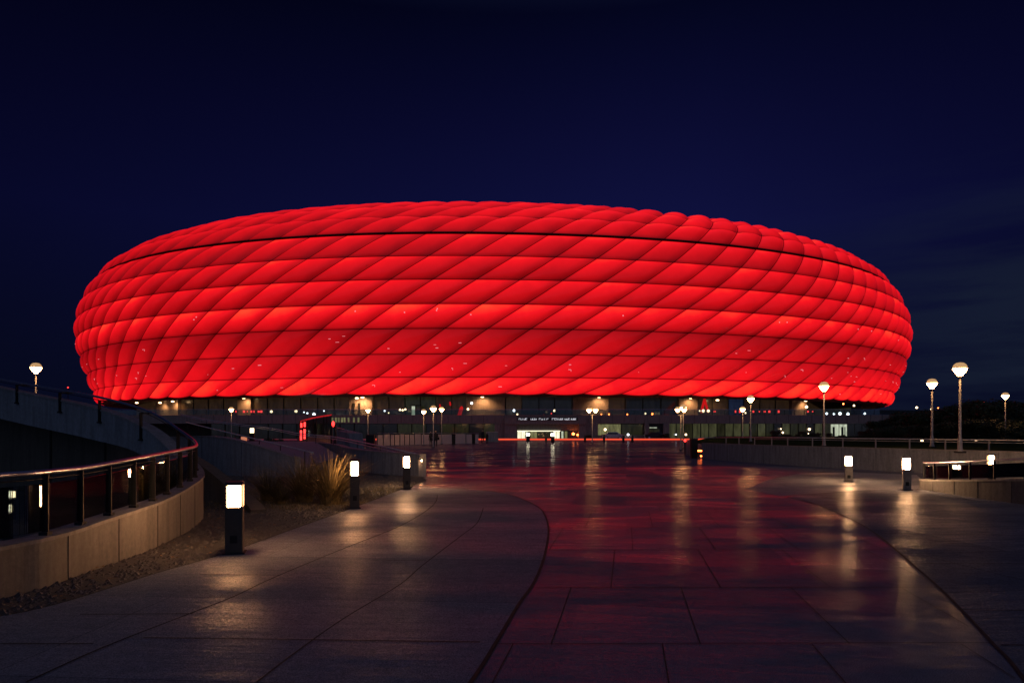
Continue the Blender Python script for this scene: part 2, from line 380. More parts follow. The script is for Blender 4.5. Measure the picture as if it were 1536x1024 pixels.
LV = [(1.05,1.28),(.58,1.05),(.38,.80),(1.30,.54),(1.10,.52),(1.12,.52),(1.12,.52),(1.16,.60),(1.25,.84),(1.2,.92),(1.1,.85)]  # painted head and foot brightness of each cushion row
def cushion(mb, i, j, nu, nv, jit):
    n0 = len(mb.v); g = .055
    r0 = i + (.10 if i == 7 else .012); r1 = i+1 - (.012 if i != 6 else .02)
    gu = .0115
    for b in range(nv+1):
        for a in range(nu+1):
            u = a/nu; v = b/nv
            # denser near the seams
            uu = .5-.5*math.cos(math.pi*u); vv = .5-.5*math.cos(math.pi*v)
            uu = .5*u+.5*uu; vv = .5*v+.5*vv
            r = r0+(r1-r0)*vv; s = (j + gu + (1-2*gu)*uu + SHIFT*r)/NC
            bul = (1.05 if i > 6 else .85)*(max(0, 1-(2*uu-1)**2)**.7)*(max(0, 1-(2*vv-1)**2)**.7)
            mb.v.append(SP(s, r)+SNrm(s, r)*(bul+.02)-(Vector((0,0,1.2*uu*(1-uu)*(1-vv)**2)) if i == 0 else Vector())); mb.uvs.append((uu, vv)); mb.lv.append((LV[i][0]*jit, LV[i][1]*jit))
    for b in range(nv):
        for a in range(nu):
            k = n0+b*(nu+1)+a; mb.f.append((k, k+1, k+nu+2, k+nu+1))
def build_cushions(cells, parent, name, kind=None):
    mb = MB(); mb.uvs = []; mb.lv = []
    for (i, j, nu, nv) in cells: cushion(mb, i, j, nu, nv, rnd.uniform(.88, 1.10))
    me = bpy.data.meshes.new(name); me.from_pydata([tuple(v) for v in mb.v], [], mb.f)
    u1 = me.uv_layers.new(name="cell"); u2 = me.uv_layers.new(name="lamps")  # second layer carries the painted head and foot brightness
    for l in me.loops:
        u1.data[l.index].uv = mb.uvs[l.vertex_index]; u2.data[l.index].uv = mb.lv[l.vertex_index]
    for p in me.polygons: p.use_smooth = True
    me.materials.append(M['facade']); o = bpy.data.objects.new(name, me); COL.objects.link(o); o.parent = parent
    if kind: o["kind"] = kind
    return o
stadium = thing("stadium", "huge oval stadium wrapped in glowing red diamond shaped cushions at the end of the plaza", "stadium")
cells = []
for i in range(11):
    for j in range(NC):
        c = SP((j+.5+SHIFT*(i+.5))/NC, i+.5); n = SNrm((j+.5+SHIFT*(i+.5))/NC, i+.5)
        vd = Vector((0, 0, EYE))-c; vis = vd.normalized().dot(n)
        cells.append((vis/(vd.length**2) * (HH[i+1]-HH[i]), i, j, vis, c.y))
cells.sort(reverse=True)
for k, (a, i, j, vis, y) in enumerate(cells[:100]): build_cushions([(i, j, 10, 8)], stadium, "cushion")
rest = [(i, j, 8, 6) if (vis > -.25 or y < 260) else (i, j, 3, 3) for (a, i, j, vis, y) in cells[100:]]
build_cushions(rest, stadium, "outer_cushions", "stuff")
mb = MB(); ns = 344; rows = [0.0]+[.5*k for k in range(1, 22)]+[10.98]
for r in rows:
    for k in range(ns):
        s = k/ns; mb.v.append(SP(s, r)-SNrm(s, r)*.12)
for q in range(len(rows)-1):
    for k in range(ns):
        k2 = (k+1) % ns; mb.f.append((q*ns+k, q*ns+k2, (q+1)*ns+k2, (q+1)*ns+k))
mb.build("seam_frame", M['seam'], stadium, smooth=True, fix=False)
mb = MB(); mb.tube([SP(k/ns, 7.05)+SNrm(k/ns, 7.05)*.12 for k in range(ns+1)], .17, 6); mb.build("gutter_pipe", M['gutter'], stadium, smooth=True)
# roof ring beyond the last cushions, and the dark belly under the shell
def ring(name, secs, m, ns=172):
    mb = MB()
    for d, z in secs:
        for k in range(ns):
            x, y = sell(2*math.pi*k/ns, d); mb.v.append(Vector((x+SXC, y+SYC, z)))
    for q in range(len(secs)-1):
        for k in range(ns):
            k2 = (k+1) % ns; mb.f.append((q*ns+k, q*ns+k2, (q+1)*ns+k2, (q+1)*ns+k))
    return mb.build(name, m, stadium)
ring("roof", [(31.2, 55.4), (45, 56.5), (45, 54), (33, 54)], M['gutter'])
M['soffit'] = plain("soffit_cladding", (.10,.05,.045), .7)
ring("soffit", [(6.2, 9.2), (7.2, 8.6), (17, 9.3), (30, 9.4)], M['soffit'])
# glowing flecks set on the foil to stand for its small glints
for k in range(110):
    i = rnd.choice([0,1,1,1,2,2,2,3,3]); s = rnd.uniform(-.27, .25); r = i+rnd.uniform(.25, .75)
    if i == 3: r = i+rnd.uniform(.55, .8)
    j = math.floor(s*NC-SHIFT*r); uu = s*NC-SHIFT*r-j; vv = r-i
    if not (.12 < uu < .88): continue
    bul = .85*(max(0, 1-(2*uu-1)**2)**.7)*(max(0, 1-(2*vv-1)**2)**.7)
    p = SP(s, r)+SNrm(s, r)*(bul+.07); t = (SP(s+.001, r)-SP(s-.001, r)); rz = math.atan2(t.y, t.x)
    mb = MB()
    if i == 3: mb.box((0,0,0), (.22, .06, .22))
    else:
        L_ = rnd.uniform(.15, .8); mb.box((0,0,0), (L_, .06, rnd.uniform(.06,.14)), 0)
        if rnd.random() < .25: mb.box((L_/2+.03, 0, -.2), (.07, .06, .34))
    o = mb.build("glint_fleck", M['glint'], stadium); o.location = p; o.rotation_euler = (0, 0, rz)

# upper level under the shell: dark glass and concrete piers
def ring_at(px, d):                         # where the sight line through px meets the ring
    dx = (px-768)/F; best = None
    lo, hi = 100.0, SYC
    for k in range(1440):
        th = -math.pi + math.pi*k/1440
        x, y = sell(th, d); X, Y = x+SXC, y+SYC
        e = abs(X/Y-dx)
        if best is None or e < best[0]: best = (e, X, Y)
    return best[1], best[2]
DECK = 4.85
def bay(px0, px1, d, z0, z1, name, m, th=.25, push=0.0, parent=stadium):
    a = ring_at(px0, d-push); b = ring_at(px1, d-push)
    c = ((a[0]+b[0])/2, (a[1]+b[1])/2+th/2, (z0+z1)/2)
    return MB().box(c, (math.dist(a, b)+.02, th, z1-z0), math.atan2(b[1]-a[1], b[0]-a[0])).build(name, m, parent)
piers = [(236, 268), (358, 377), (525, 560), (700, 758), (858, 912), (1018, 1046), (1186, 1208), (1280, 1290)]
x = 205
edges = []
while x < 1325:
    inp = next((p for p in piers if p[0] <= x < p[1]), None)
    if inp:
        bay(inp[0], inp[1], 14, DECK, 9.3, "pier", M['conc_w'], 1.2, push=.8); x = inp[1]
    else:
        nx = min([p[0] for p in piers if p[0] > x] + [1325]); n = max(1, round((nx-x)/24)); st = (nx-x)/n
        for k in range(n):
            mm = M['g_dark'] if (760 < x < 860 or 912 < x < 1018) else M['g_brown']
            if 1060 < x < 1170 and rnd.random() < .5: mm = M['g_blue']
            if 600 < x < 700 and rnd.random() < .6: mm = M['g_dimgreen']
            if 1210 < x: mm = M['g_dimgreen']
            bay(x, x+st, 14, DECK, 9.3, "window", mm, .2)
            a = ring_at(x, 13.9); MB().box((a[0], a[1], (DECK+9.3)/2), (.16, .3, 9.3-DECK)).build("mullion", M['post'], stadium)
            x += st
# downlights under the belly and the light they throw on the piers
for px, py, e in [(205,604,.6),(240,604,.6),(259,602,.9),(365,597,1),(535,597,.7),(543,596,1.3),(723,595,1),(898,595.5,1),(1036,597,1),(1076,600,.4),(1209,601,.9),(1292,604,.8)]:
    X, Y = ring_at(px, 12.0)
    z = min(EYE+(HZ-py)/F*Y, 9.15)
    o = MB().lathe([(.05, .16), (.30, .12), (.36, 0), (.30, -.1), (.05, -.14)], (0,0,0), 14).build("downlight", M['down'], stadium, smooth=True)
    o.location = (X, Y, z)
    l = bpy.data.lights.new("pier_downlight", 'SPOT'); l.energy = 800*e; l.color = (1, .52, .20); l.spot_size = R(150); l.spot_blend = .8; l.shadow_soft_size = .15
    lo = bpy.data.objects.new("pier_downlight", l); COL.objects.link(lo); lo.location = (X+.2, Y-.3, z-.25); lo.rotation_euler = (R(24), 0, 0); lo.parent = stadium
# doorway in the lit pier, red raking struts
a = ring_at(534, 15.2-.8)
bay(529, 532, 13.0, DECK, 7.6, "doorway", M['black'], .1); bay(536, 540, 13.0, DECK, 7.6, "doorway", M['black'], .1)
for (p0, p1, y0, y1, wd) in [(689, 697, 622, 597, .42), (660.5, 659, 613, 597, .18), (675.5, 674, 607, 597, .2), (1052, 1057, 618, 598, .3), (1062, 1057, 618, 598, .25)]:
    Y = 146; q0 = A(p0, y0, Y); q1 = A(p1, y1, Y+3); q0.z = max(q0.z, DECK)
    MB().tube([q0, q1], wd, 8).build("raking_strut", M['redglow'], stadium, smooth=True)

# ------------------------------------------------------------------ podium (ground storey) with terrace
podium = thing("podium", "long two level concrete podium with entrance and glazed ground floor under the red stadium", "building")
PF = 138.0; k7 = F/PF
def PX(px): return (px-768)/k7
def PZ(py): return EYE+(HZ-py)/k7
mb = MB()
outline = [(-175, 190), (-140, 160), (-100, 144), (-66, PF), (74.5, PF), (88, 143), (104, 153), (120, 172), (128, 200), (100, 240), (-150, 240)]
n0 = len(mb.v)
for z in (3.1, DECK):
    for x, y in outline: mb.v.append(Vector((x, y, z)))
L = len(outline); mb.f.append(tuple(range(L))); mb.f.append(tuple(L+i for i in range(L)))
for i in range(L): mb.f.append((i, (i+1) % L, L+(i+1) % L, L+i))
mb.build("terrace_slab", M['conc_w'], podium)
for i in range(60):                          # joints of the fascia cladding
    px = 285+i*17.6
    MB().box((PX(px), PF-.01, (3.15+DECK)/2), (.05, .03, DECK-3.2)).build("fascia_joint", M['joint'], podium) if i < 60 else None
mb = MB(); mb.box((PX(560), PF+9, 1.55), (190, .3, 3.1)); mb.build("rear_wall", M['brownwall'], podium)
MB().box((PX(1000), PF+2.6, 1.55), (PX(1318)-PX(878)+4, .2, 3.1)).build("back_wall", M['brownwall'], podium).location = (12.6, 0, 0)
def pb(p0, p1, y0, y1, name, m, dy=0.0, th=.3):
    z1, z0 = PZ(y0), max(PZ(y1), 0.0)
    return MB().box(((PX(p0)+PX(p1))/2, PF+dy+th/2, (z0+z1)/2), (PX(p1)-PX(p0), th, z1-z0)).build(name, m, podium)
# recessed dim bays on the left
x = 300
for k in range(20):
    pb(x, x+21.5, 635.2, 658, "window", [M['g_dark'], M['g_dimgreen'], M['g_dimgreen']][k % 3] if x > 560 else M['g_dark'], 5.0, .15)
    pb(x-.6, x+.6, 635.2, 658, "mullion", M['post'], 4.8, .15); x += 22.3
pb(742, 758, 635, 658, "pier", M['conc_w'], .1, 4)
# entrance block
pb(757, 878, 625.5, 636, "entrance_canopy", M['conc_w'], -1.6, 1.58)
pb(757, 775.5, 636, 658, "pier", M['conc_w'], -1.2, 3); pb(868, 878, 636, 658, "pier", M['conc_w'], -1.2, 3)
pb(775.5, 868, 636, 645.5, "transom_panel", M['cap'], 1.3, .2)
sign = pb(776, 866, 626.2, 630.4, "sign_board", M['black'], -1.72, .1)
sx_ = 778.0; rr = random.Random(3)
while sx_ < 863:                             # the blurred white lettering of the sign
    wpx = rr.uniform(1.0, 2.6); y0 = 626.9+rr.uniform(0, .7); y1 = 629.8-rr.uniform(0, .4)
    if rr.random() < .84:
        mb = MB(); zt, zb = PZ(y0), PZ(y1); X0, X1 = PX(sx_), PX(sx_+wpx); yy = PF-1.75
        t = .075; kind = rr.randrange(4)
        if kind != 1: mb.box((X0+t/2, yy, (zt+zb)/2), (t, .05, zt-zb))
        if kind in (0, 2): mb.box(((X0+X1)/2+t, yy, zt-t/2), (X1-X0, .05, t))
        if kind in (1, 2, 3): mb.box(((X0+X1)/2+t, yy, zb+t/2), (X1-X0, .05, t))
        if kind in (1, 3): mb.box((X1+t, yy, (zt+zb)/2), (t, .05, (zt-zb)*.95))
        o = mb.build("letter", M['signl'], sign)
    sx_ += wpx+rr.choice([.8, .9, 1.0, 2.6])
for p0, p1, m in [(776,788,'g_door'),(789,792,'g_bright'),(796,806,'g_yellow'),(808,817,'g_dimgreen'),(818.5,826,'g_dimgreen'),(831,840.5,'g_door'),(843,846,'g_bright'),(848,852,'g_yellow'),(853,867,'g_dark')]:
    pb(p0, p1, 646.6, 658, "door", M[m], 1.6, .1)
for p in (776, 782, 788.5, 794, 800, 807, 817.5, 829, 835, 841, 847, 853): pb(p-.35, p+.35, 646.4, 658, "door_frame", M['post'], 1.45, .1)
pb(776, 841, 645.6, 646.7, "strip_lamp", M['door_l'], 1.1, .1)
for px, py, r in ((860.5, 650.5, .28), (867, 652, .2)):
    o = MB().lathe([(.02,-r),(r*.8,-r*.5),(r,0),(r*.8,r*.5),(.02,r)], (0,0,0), 12).build("signal_lamp", M['orangel'], podium, smooth=True); o.location = (PX(px), PF+.8, PZ(py))
# bays right of the entrance
pb(878, 897, 635, 658, "pier", M['conc_w'], 0, 2.5)
pb(897, 932.5, 636, 652.5, "window", M['g_yellow'], 1.0, .1); pb(933.5, 965, 636, 652.5, "window", M['g_dimgreen'], 1.0, .1)
pb(897, 967, 652.5, 658, "sill_wall", M['conc_w'], .9, .3); pb(932.3, 933.7, 635, 652.5, "mullion", M['post'], .8, .2)
pb(967, 973, 629, 658, "pier", M['conc_w'], -.35, 2.5)
pb(973, 995, 635, 658, "door", M['black'], .6, .1); pb(975, 986, 640.5, 641.8, "strip_lamp", M['g_bright'], .4, .1); pb(974, 990, 643, 649, "door_pane", M['g_dimgreen'], .45, .1)
pb(995, 1004, 635, 658, "pier", M['conc_w'], -.1, 2.5)
x = 1004; k = 0
while x < 1249:
    m = ['g_green','g_green','g_dimgreen','g_green'][k % 4] if x < 1145 else ['g_dimgreen','g_dark','g_green','g_dimgreen'][k % 4]
    pb(x+.5, x+11.9, 635.2, 658, "window", M[m], 1.2, .1); pb(x-.5, x+.5, 635, 658, "mullion", M['post'], 1.0, .2); x += 12.3; k += 1
pb(1250, 1261.5, 636, 655, "window", M['g_bright'], 1.0, .1); pb(1263, 1274, 636, 655, "window", M['g_bright'], 1.0, .1)
for a, b in ((1252, 1255), (1265, 1268), (1270, 1271)): pb(a, b, 640, 655, "door_frame", M['post'], .8, .1)
for k in range(3): pb(1276+k*11, 1286+k*11, 635.2, 656, "window", M['g_dark'], 1.2, .1)
pb(1308, 1315, 634.9, 658, "pier", M['conc_w'], .1, 1.2)
for px, py, r, m in ((908.5,644,.28,'warm'),(1216,643.5,.26,'warm'),(1176,648.5,.2,'warm'),(1173,643,.14,'warm'),(1214.5,650,.1,'warm'),(943,651.5,.22,'white'),(1030,651.5,.22,'warm'),(1015,651.5,.14,'white')):
    o = MB().lathe([(.02,-r),(r*.8,-r*.5),(r,0),(r*.8,r*.5),(.02,r)], (0,0,0), 10).build("wall_lamp", M[m], podium, smooth=True); o.location = (PX(px), PF+.6, PZ(py))
# small lit windows behind the left balustrade
for px in (491, 499, 504, 508, 513, 517, 523, 531, 538): pb(px-1.4, px+1.2, 626, 633, "lit_window", M['g_yellow'], -.06, .05)
# terrace railing
tr = thing("terrace_railing", "thin glass and steel railing running along the edge of the stadium terrace", "railing")
path = [Vector((x, y, DECK)) for x, y in outline[2:8]]
mb = MB(); mb.tube([p+Vector((0, .3, 1.1)) for p in path], .035, 6); mb.build("top_rail", M['steel'], tr)
mb = MB(); mb.wall([p+Vector((0, .3, .08)) for p in path], [p+Vector((0, .3, 1.02)) for p in path], .02); mb.build("glass_panel", M['glass'], tr)
for k in range(70):
    MB().box((-66+k*2.02, PF+.3, DECK+.52), (.06, .06, 1.04)).build("post", M['post'], tr)

# lamps and lights standing on the terrace
def small_lamp(px, py, r, m, label, Y=143.0, group="small lamps on the terrace"):
    p = A(px, py, Y); z = max(p.z, DECK+.25)
    t = thing("terrace_lamp", label, "lamp", (p.x, Y, DECK), group=group)
    MB().tube([(0,0,0), (0,0,z-DECK)], .04, 6).build("pole", M['post'], t)
    MB().lathe([(.02,-r),(r*.8,-r*.55),(r,0),(r*.7,r*.6),(.02,r)], (0,0,z-DECK), 10).build("head", M[m], t, smooth=True)
TL = [
 (407,617,.28,'warm',"round warm lamp at the left end of the terrace lights"),(444,616.5,.3,'warm',"bigger round warm lamp above the left terrace railing"),
 (456,618,.16,'white',"tiny white lamp right of the big round terrace lamp"),(461,619.5,.2,'white',"small white lamp, second in the pale row left of the red balustrade"),
 (471,621,.34,'white',"brightest white lamp above the red glass balustrade"),(486,616,.16,'white',"tiny high white lamp above the red balustrade"),
 (577,616,.2,'white',"white lamp left of three warm uprights on terrace"),(583,619,.14,'warm',"warm speck between the white terrace lamps"),
 (600,614.5,.24,'warm',"leftmost of three warm uprights on terrace"),(604,615,.24,'warm',"middle one of three warm uprights on terrace"),(608,614,.22,'warm',"rightmost of three warm uprights on terrace"),
 (707.5,604.5,.26,'white',"tall white lamp right of the red raking strut"),(702,613.5,.26,'warm',"flame shaped warm lamp beside the tall white terrace lamp"),
 (771,615.5,.3,'white',"bluish white lamp at the left above the entrance canopy"),(776,621,.2,'warm',"low warm lamp next to the bluish white lamp"),
 (831.5,615.7,.26,'warm',"single warm lamp above the middle of the entrance sign"),(827,620,.14,'redl',"tiny red light left above the entrance sign"),
 (902,621,.14,'orangel',"small orange light left on terrace beside the double lamp"),(913.5,621,.18,'orangel',"brighter orange light on terrace right of the double lamp"),
 (941,621,.16,'orangel',"lone orange light in the middle of the terrace"),(968,620,.2,'warm',"warm light, first of three near the dark door"),(978.5,620.5,.22,'orangel',"orange light, last of the row near the dark door"),
 (1055,616,.34,'warm',"warm round lamp in front of the right red struts"),(1062.5,616,.32,'warm',"warm round lamp just right of the right red struts"),(1049.5,616,.16,'warm',"faint warm lamp left of the right red struts"),
 (1118,619,.22,'warm',"warm low lamp beside the tall lamp post at right of terrace"),(1209.7,610,.3,'warm',"warm lamp below the downlight of the right concrete pier"),
 (1240,620,.26,'white',"white lamp, first of the right hand cluster on terrace"),(1251,620.5,.22,'white',"white lamp, second of the right hand cluster on terrace"),(1260,620,.34,'white',"largest white lamp of the right hand terrace cluster"),
 (1272,620.5,.3,'white',"pale lamp right of the largest white terrace lamp"),(1281,608,.2,'warm',"warm upper lamp at the right end of the terrace"),(1265,605.5,.16,'orangel',"orange speck high under the right rim of stadium"),
 (1297,620,.24,'white',"bluish last lamp at the far right end of terrace")]
for px, py, r, m, lb in TL: small_lamp(px, py, r, m, lb)
for px in (346, 354, 366, 371, 377, 381, 388, 392, 1072, 1103, 1110, 1130, 1139, 1147, 1154, 1168, 1212, 1219):
    p = A(px, 620.5+rnd.uniform(-.7, .7), 141)
    lf = px < 500
    t = thing("red_marker_light", "small red light in the row on the left terrace edge" if lf else "small red light in the row on the right part of terrace edge", "light", (p.x, 141, DECK), group="red lights left on the terrace" if lf else "red lights right on the terrace")
    MB().box((0,0,.3), (.06,.06,.6)).build("stem", M['post'], t); MB().box((0,0,.75), (rnd.uniform(.16,.42),.12,rnd.uniform(.16,.5))).build("lamp", M['redl'], t)
# white lit kiosk and shop openings on the terrace
for px0, px1, y0, y1, m, lb in ((617, 623, 608, 622, 'g_bright', "white lit narrow kiosk on terrace left of the plaza lamps"), (625, 630, 608, 622, 'g_dimgreen', "dim grey kiosk right beside the white lit one")):
    a = A(px0, y1, 144); b = A(px1, y0, 144); h = b.z-DECK; wd = b.x-a.x
    t = thing("terrace_kiosk", lb, "kiosk", ((a.x+b.x)/2, 144, DECK))
    MB().box((0, .6, h/2), (wd, 1.2, h)).build("cabin", M['cap'], t); MB().box((0, -.04, h/2), (wd*.8, .06, h*.86)).build("lit_front", M[m], t); MB().box((0, .5, h+.05), (wd+.3, 1.6, .1)).build("roof", M['post'], t)

# ------------------------------------------------------------------ ground
def sheet(name, pts, z, m):
    me = bpy.data.meshes.new(name); bm = bmesh.new(); vs = [bm.verts.new((p[0], p[1], z)) for p in pts]
    f = bm.faces.new(vs); f.normal_update()
    if f.normal.z < 0: f.normal_flip()
    bmesh.ops.triangulate(bm, faces=[f]); bm.to_mesh(me); bm.free(); me.materials.append(m)
    o = bpy.data.objects.new(name, me); COL.objects.link(o); return tag(o, kind="structure")
sheet("ground", [(-1500,-300),(1500,-300),(1500,1800),(-1500,1800)], -.06, M['ground'])
sheet("plaza", [(-9,-30),(30,-30),(30,8),(26,30),(40,60),(90,100),(90,139.9),(-90,139.9),(-90,90),(-30,60),(-17,45),(-3.4,26),(-3,20),(-4,0)], 0, M['plaza'])
sheet("plaza_far", [(-30,31),(26,34),(40,60),(90,100),(90,121.9),(-90,121.9),(-90,90),(-30,60),(-17,45),(-9,33)], .006, M['plaza_far'])
sheet("forecourt", [(-62,122),(76,122),(76,139.9),(-62,139.9)], .012, M['litpave'])
left_edge = smooth_line([(-11,-12,0),(-8,-5,0),(-6.3,0,0),(-5.55,3.5,0),(-5.0,6.0,0)] + [G(*p) for p in [(40,917),(117,897),(234,860),(338,830),(430,797),(523,764),(600,735)]], 5)
right_edge = smooth_line([G(*p) for p in [(600,734),(638,733),(696,733.4),(735,736.5),(774,745),(806,760),(817,772),(823,794),(817,833),(802,872),(778,907),(743,966),(706,1024)]] + [Vector((-.62,3.2,0)), Vector((-1.25,1,0)), Vector((-2.2,-3,0)), Vector((-3.5,-12,0))], 6)
sheet("walk", left_edge+right_edge[1:], .004, M['walk'])
rc = smooth_line([Vector((-1.5,-6,0)),Vector((.6,-1,0)),Vector((2.2,2,0))]+[G(*p) for p in [(1536,1019),(1489,965),(1450,923),(1408,881),(1377,854),(1345,826),(1314,801),(1279,780),(1223,756),(1181,745)]], 6)
up = smooth_line([G(*p) for p in [(1181,745),(1215,741.5),(1255,738.5),(1300,736),(1349,734),(1407,742),(1456,750),(1536,757)]]+[Vector((13,14,0)),Vector((16,8,0)),Vector((22,-6,0))], 5)
sheet("side_path", rc+up[1:], .0045, M['side'])
sheet("bollard_apron", [G(*p) for p in [(1120,733),(1150,720),(1200,709.5),(1280,708),(1375,712),(1386,722),(1387,733),(1349,733.4),(1300,735.2),(1255,737.7),(1215,740.7),(1170,744)]], .005, M['walk'])
mb = MB(); mb.strip(right_edge[8:], .035, .009); mb.strip(left_edge, .03, .009); mb.strip(rc, .03, .009); mb.strip(up[10:40], .025, .009)
mb.strip(smooth_line([G(*p) for p in [(39,1024),(156,971),(287,920),(351,895),(410,867),(508,826),(600,789),(641,765),(654,752),(656,742)]], 5), .022, .009)
mb.strip(smooth_line([G(*p) for p in [(385,1024),(449,975),(519,926),(600,877),(634,848),(690,805),(716,784),(725,762)]], 5), .018, .009)
for p0, p1 in [((120,922),(290,921)),((300,862),(420,863)),((0,966),(140,966)),((215,957),(720,963.5)),((560,840),(640,841)),((1440,915),(1536,916)),((1500,968),(1536,968)),((1370,845),(1536,846)),((1320,800),(1536,803))]:
    mb.strip([G(*p0), G(*p1)], .02, .0095)
def xat(L_, y):
    best = None
    for i in range(len(L_)-1):
        a_, b_ = L_[i], L_[i+1]
        if (a_.y-y)*(b_.y-y) <= 0 and abs(a_.y-b_.y) > 1e-6:
            return a_.x+(b_.x-a_.x)*(y-a_.y)/(b_.y-a_.y)
    return None
ys = [3.5, 5.58, 7.59, 9.96, 12.3, 14.7, 17.2, 19.7, 22.2, 24.7, 27.2, 29.7]
re_ = right_edge[30:]
for q in range(len(ys)-1):
    y0, y1 = ys[q], ys[q+1]
    def lim(y):
        return (xat(re_, y) if y < 19.6 else -3.0), (xat(rc, y) if y < 17.8 else 13.0)
    xl, xr = lim(y0)
    if xl is not None and xr is not None:
        mb.strip([Vector((xl, y0, 0)), Vector((xr, y0+.03*(q % 2), 0))], .016 if y0 > 7 else .012, .0095)
    x_ = -4.0+(.55 if q % 2 else 0)+.11*q
    while x_ < 14:
        x_ += 1.22
        pts = [Vector((x_+.168*(y-y0), y, 0)) for y in [y0+(y1-y0)*t/8 for t in range(9)]]
        pts = [p for p in pts if (lim(p.y)[0] is not None and lim(p.y)[1] is not None and lim(p.y)[0]+.02 < p.x < lim(p.y)[1]-.02)]
        if len(pts) > 2: mb.strip(pts, .009, .0095)
tag(mb.build("paving_joints", M['joint'], fix=False), kind="structure")

# ------------------------------------------------------------------ curved parapet and ramp on the left
near = [(-8.2,-4,0),(-6.3,1.5,0),(-5.45,5,0),(-5.29,7.05,0),(-5.2,7.6,0),(-5.22,8.2,0),(-5.23,8.66,0),(-5.25,9.58,0),(-5.4,10.67,0),(-5.68,12.1,0),(-6.28,13.9,0),(-7.2,15.2,0),(-8.6,16.4,0),(-10.5,17.5,0),(-13,18.8,0),(-16,20.2,0),(-20,22,0),(-27,24.6,0)]
railz = [1.28,1.275,1.275,1.275,1.275,1.278,1.285,1.333,1.37,1.41,1.46,1.71,2.20,2.60,2.97,3.42,3.95,4.9]
topz  = [.50,.50,.50,.504,.51,.517,.55,.60,.635,.734,.84,1.15,1.80,2.30,2.70,3.18,3.7,4.65]
botz  = [-.06,-.06,-.06,-.06,-.06,-.06,-.06,-.06,-.06,-.06,-.06,.25,1.15,1.52,1.88,2.34,2.85,3.7]
P3 = smooth_line([Vector((p[0], p[1], railz[i])) for i, p in enumerate(near)], 6)
T3 = smooth_line([Vector((p[0], p[1], topz[i])) for i, p in enumerate(near)], 6)
B3 = smooth_line([Vector((p[0], p[1], botz[i])) for i, p in enumerate(near)], 6)
ramp_t = thing("curved_ramp_parapet", "pale curved concrete parapet that swings round and rises into a ramp on the left", "parapet")
cut = 66
MB().wall(B3[:cut+1], T3[:cut+1], .28, 1).build("wall", M['conc'], ramp_t)
MB().wall(B3[cut:], T3[cut:], .28, 1).build("ramp_side", M['conc_d'], ramp_t)
# coping a little proud of the wall
def offs(L_, d, z):
    out = []
    for i in range(len(L_)):
        t = L_[min(i+1, len(L_)-1)]-L_[max(i-1, 0)]; t.z = 0; t.normalize(); out.append(L_[i]+Vector((-t.y, t.x, 0))*d+Vector((0,0,z)))
    return out
MB().wall(offs(T3, -.02, .003), offs(T3, -.02, .045), .32, 1).build("coping", M['cap'], ramp_t)
# run down the wall: panel joints
acc = 0
for i in range(18, len(T3)-1):
    acc += (T3[i+1]-T3[i]).length
    if acc > (1.05 if T3[i].y < 14.5 else 2.6):
        acc = 0; a = offs(B3, -.004, 0)[i]; b = offs(T3, -.004, 0)[i]
        MB().tube([a+Vector((0,0,.0)), b], .005, 4).build("joint", M['joint'], ramp_t)
# ramp deck and its dark underside wall
dk = [i for i in range(80, len(T3))]
mb = MB(); mb.wall([T3[i]-Vector((0,0,.75)) for i in dk], [T3[i]-Vector((0,0,.55)) for i in dk], 1.9, -1); mb.build("deck", M['conc_d'], ramp_t)
bw = [(-9.8,17.6),(-12.5,19.3),(-16,21.0),(-20,22.8),(-27,25.5)]
rail = thing("curved_guardrail", "long curved steel handrail with dark posts and glass panes on the left parapet", "railing")
MB().tube(offs(P3, .13, 0), .03, 10).build("handrail", M['steel'], rail, smooth=True)
MB().tube(offs(P3, .13, -.075), .009, 6).build("lower_rail", M['post'], rail, smooth=True)
acc = 0; posts = []
for i in range(12, len(P3)-1):
    acc += (P3[i+1]-P3[i]).length
    if acc >= (.62 if P3[i].y < 15.5 else 1.55): acc = 0; posts.append(i)
mid_o = offs(T3, .13, .04); top_o = offs(P3, .13, -.03)
for n, i in enumerate(posts):
    if P3[i].y < 15.5: a, b = mid_o[i], top_o[i]
    else:
        a = offs(T3, .31, -.30)[i]; b = offs(P3, .31, -.05)[i]
    t = (P3[i+1]-P3[i-1]); rz = math.atan2(t.y, t.x)
    mb = MB(); h = b.z-a.z
    mb.box(((a.x+b.x)/2, (a.y+b.y)/2, (a.z+b.z)/2), (.022, .07, h), rz)
    mb.box(((a.x+b.x)/2, (a.y+b.y)/2, a.z+.02), (.09, .10, .04), rz)
    if P3[i].y >= 15.5: mb.box(((b.x+P3[i].x)/2, (b.y+P3[i].y)/2, b.z), (.05, .36, .03), rz)
    mb.build("post", M['post'], rail)
for n in range(len(posts)-1):
    i0, i1 = posts[n], posts[n+1]
    if P3[i1].y < 15.4:
        mb = MB(); rng = range(i0, i1+1)
        mb.wall([mid_o[i]+Vector((0,0,.06)) for i in rng], [top_o[i]-Vector((0,0,.10)) for i in rng], .012, 1); mb.build("glass_pane", M['glass'], rail)
wl = thing("underpass_wall", "dark brown shuttered wall in the shade under the left ramp", "wall")
ub = offs(T3, -.9, -.76)[60:]
MB().wall([Vector((p.x, p.y, -.06)) for p in ub], ub, .3, -1).build("wall_face", M['brownwall'], wl)
for p in ub[6::5]:
    MB().box((p.x, p.y-.01, p.z/2), (.05, .05, p.z)).build("batten", M['post'], wl)
sheet("service_yard", [(-60,-6),(-8.6,-6),(-6.7,1.5),(-5.8,5),(-5.6,8),(-5.65,10),(-5.95,12),(-6.55,13.9),(-7.6,15.4),(-9,16.6),(-14,19.6),(-30,28),(-60,30)], .002, M['asphalt'])
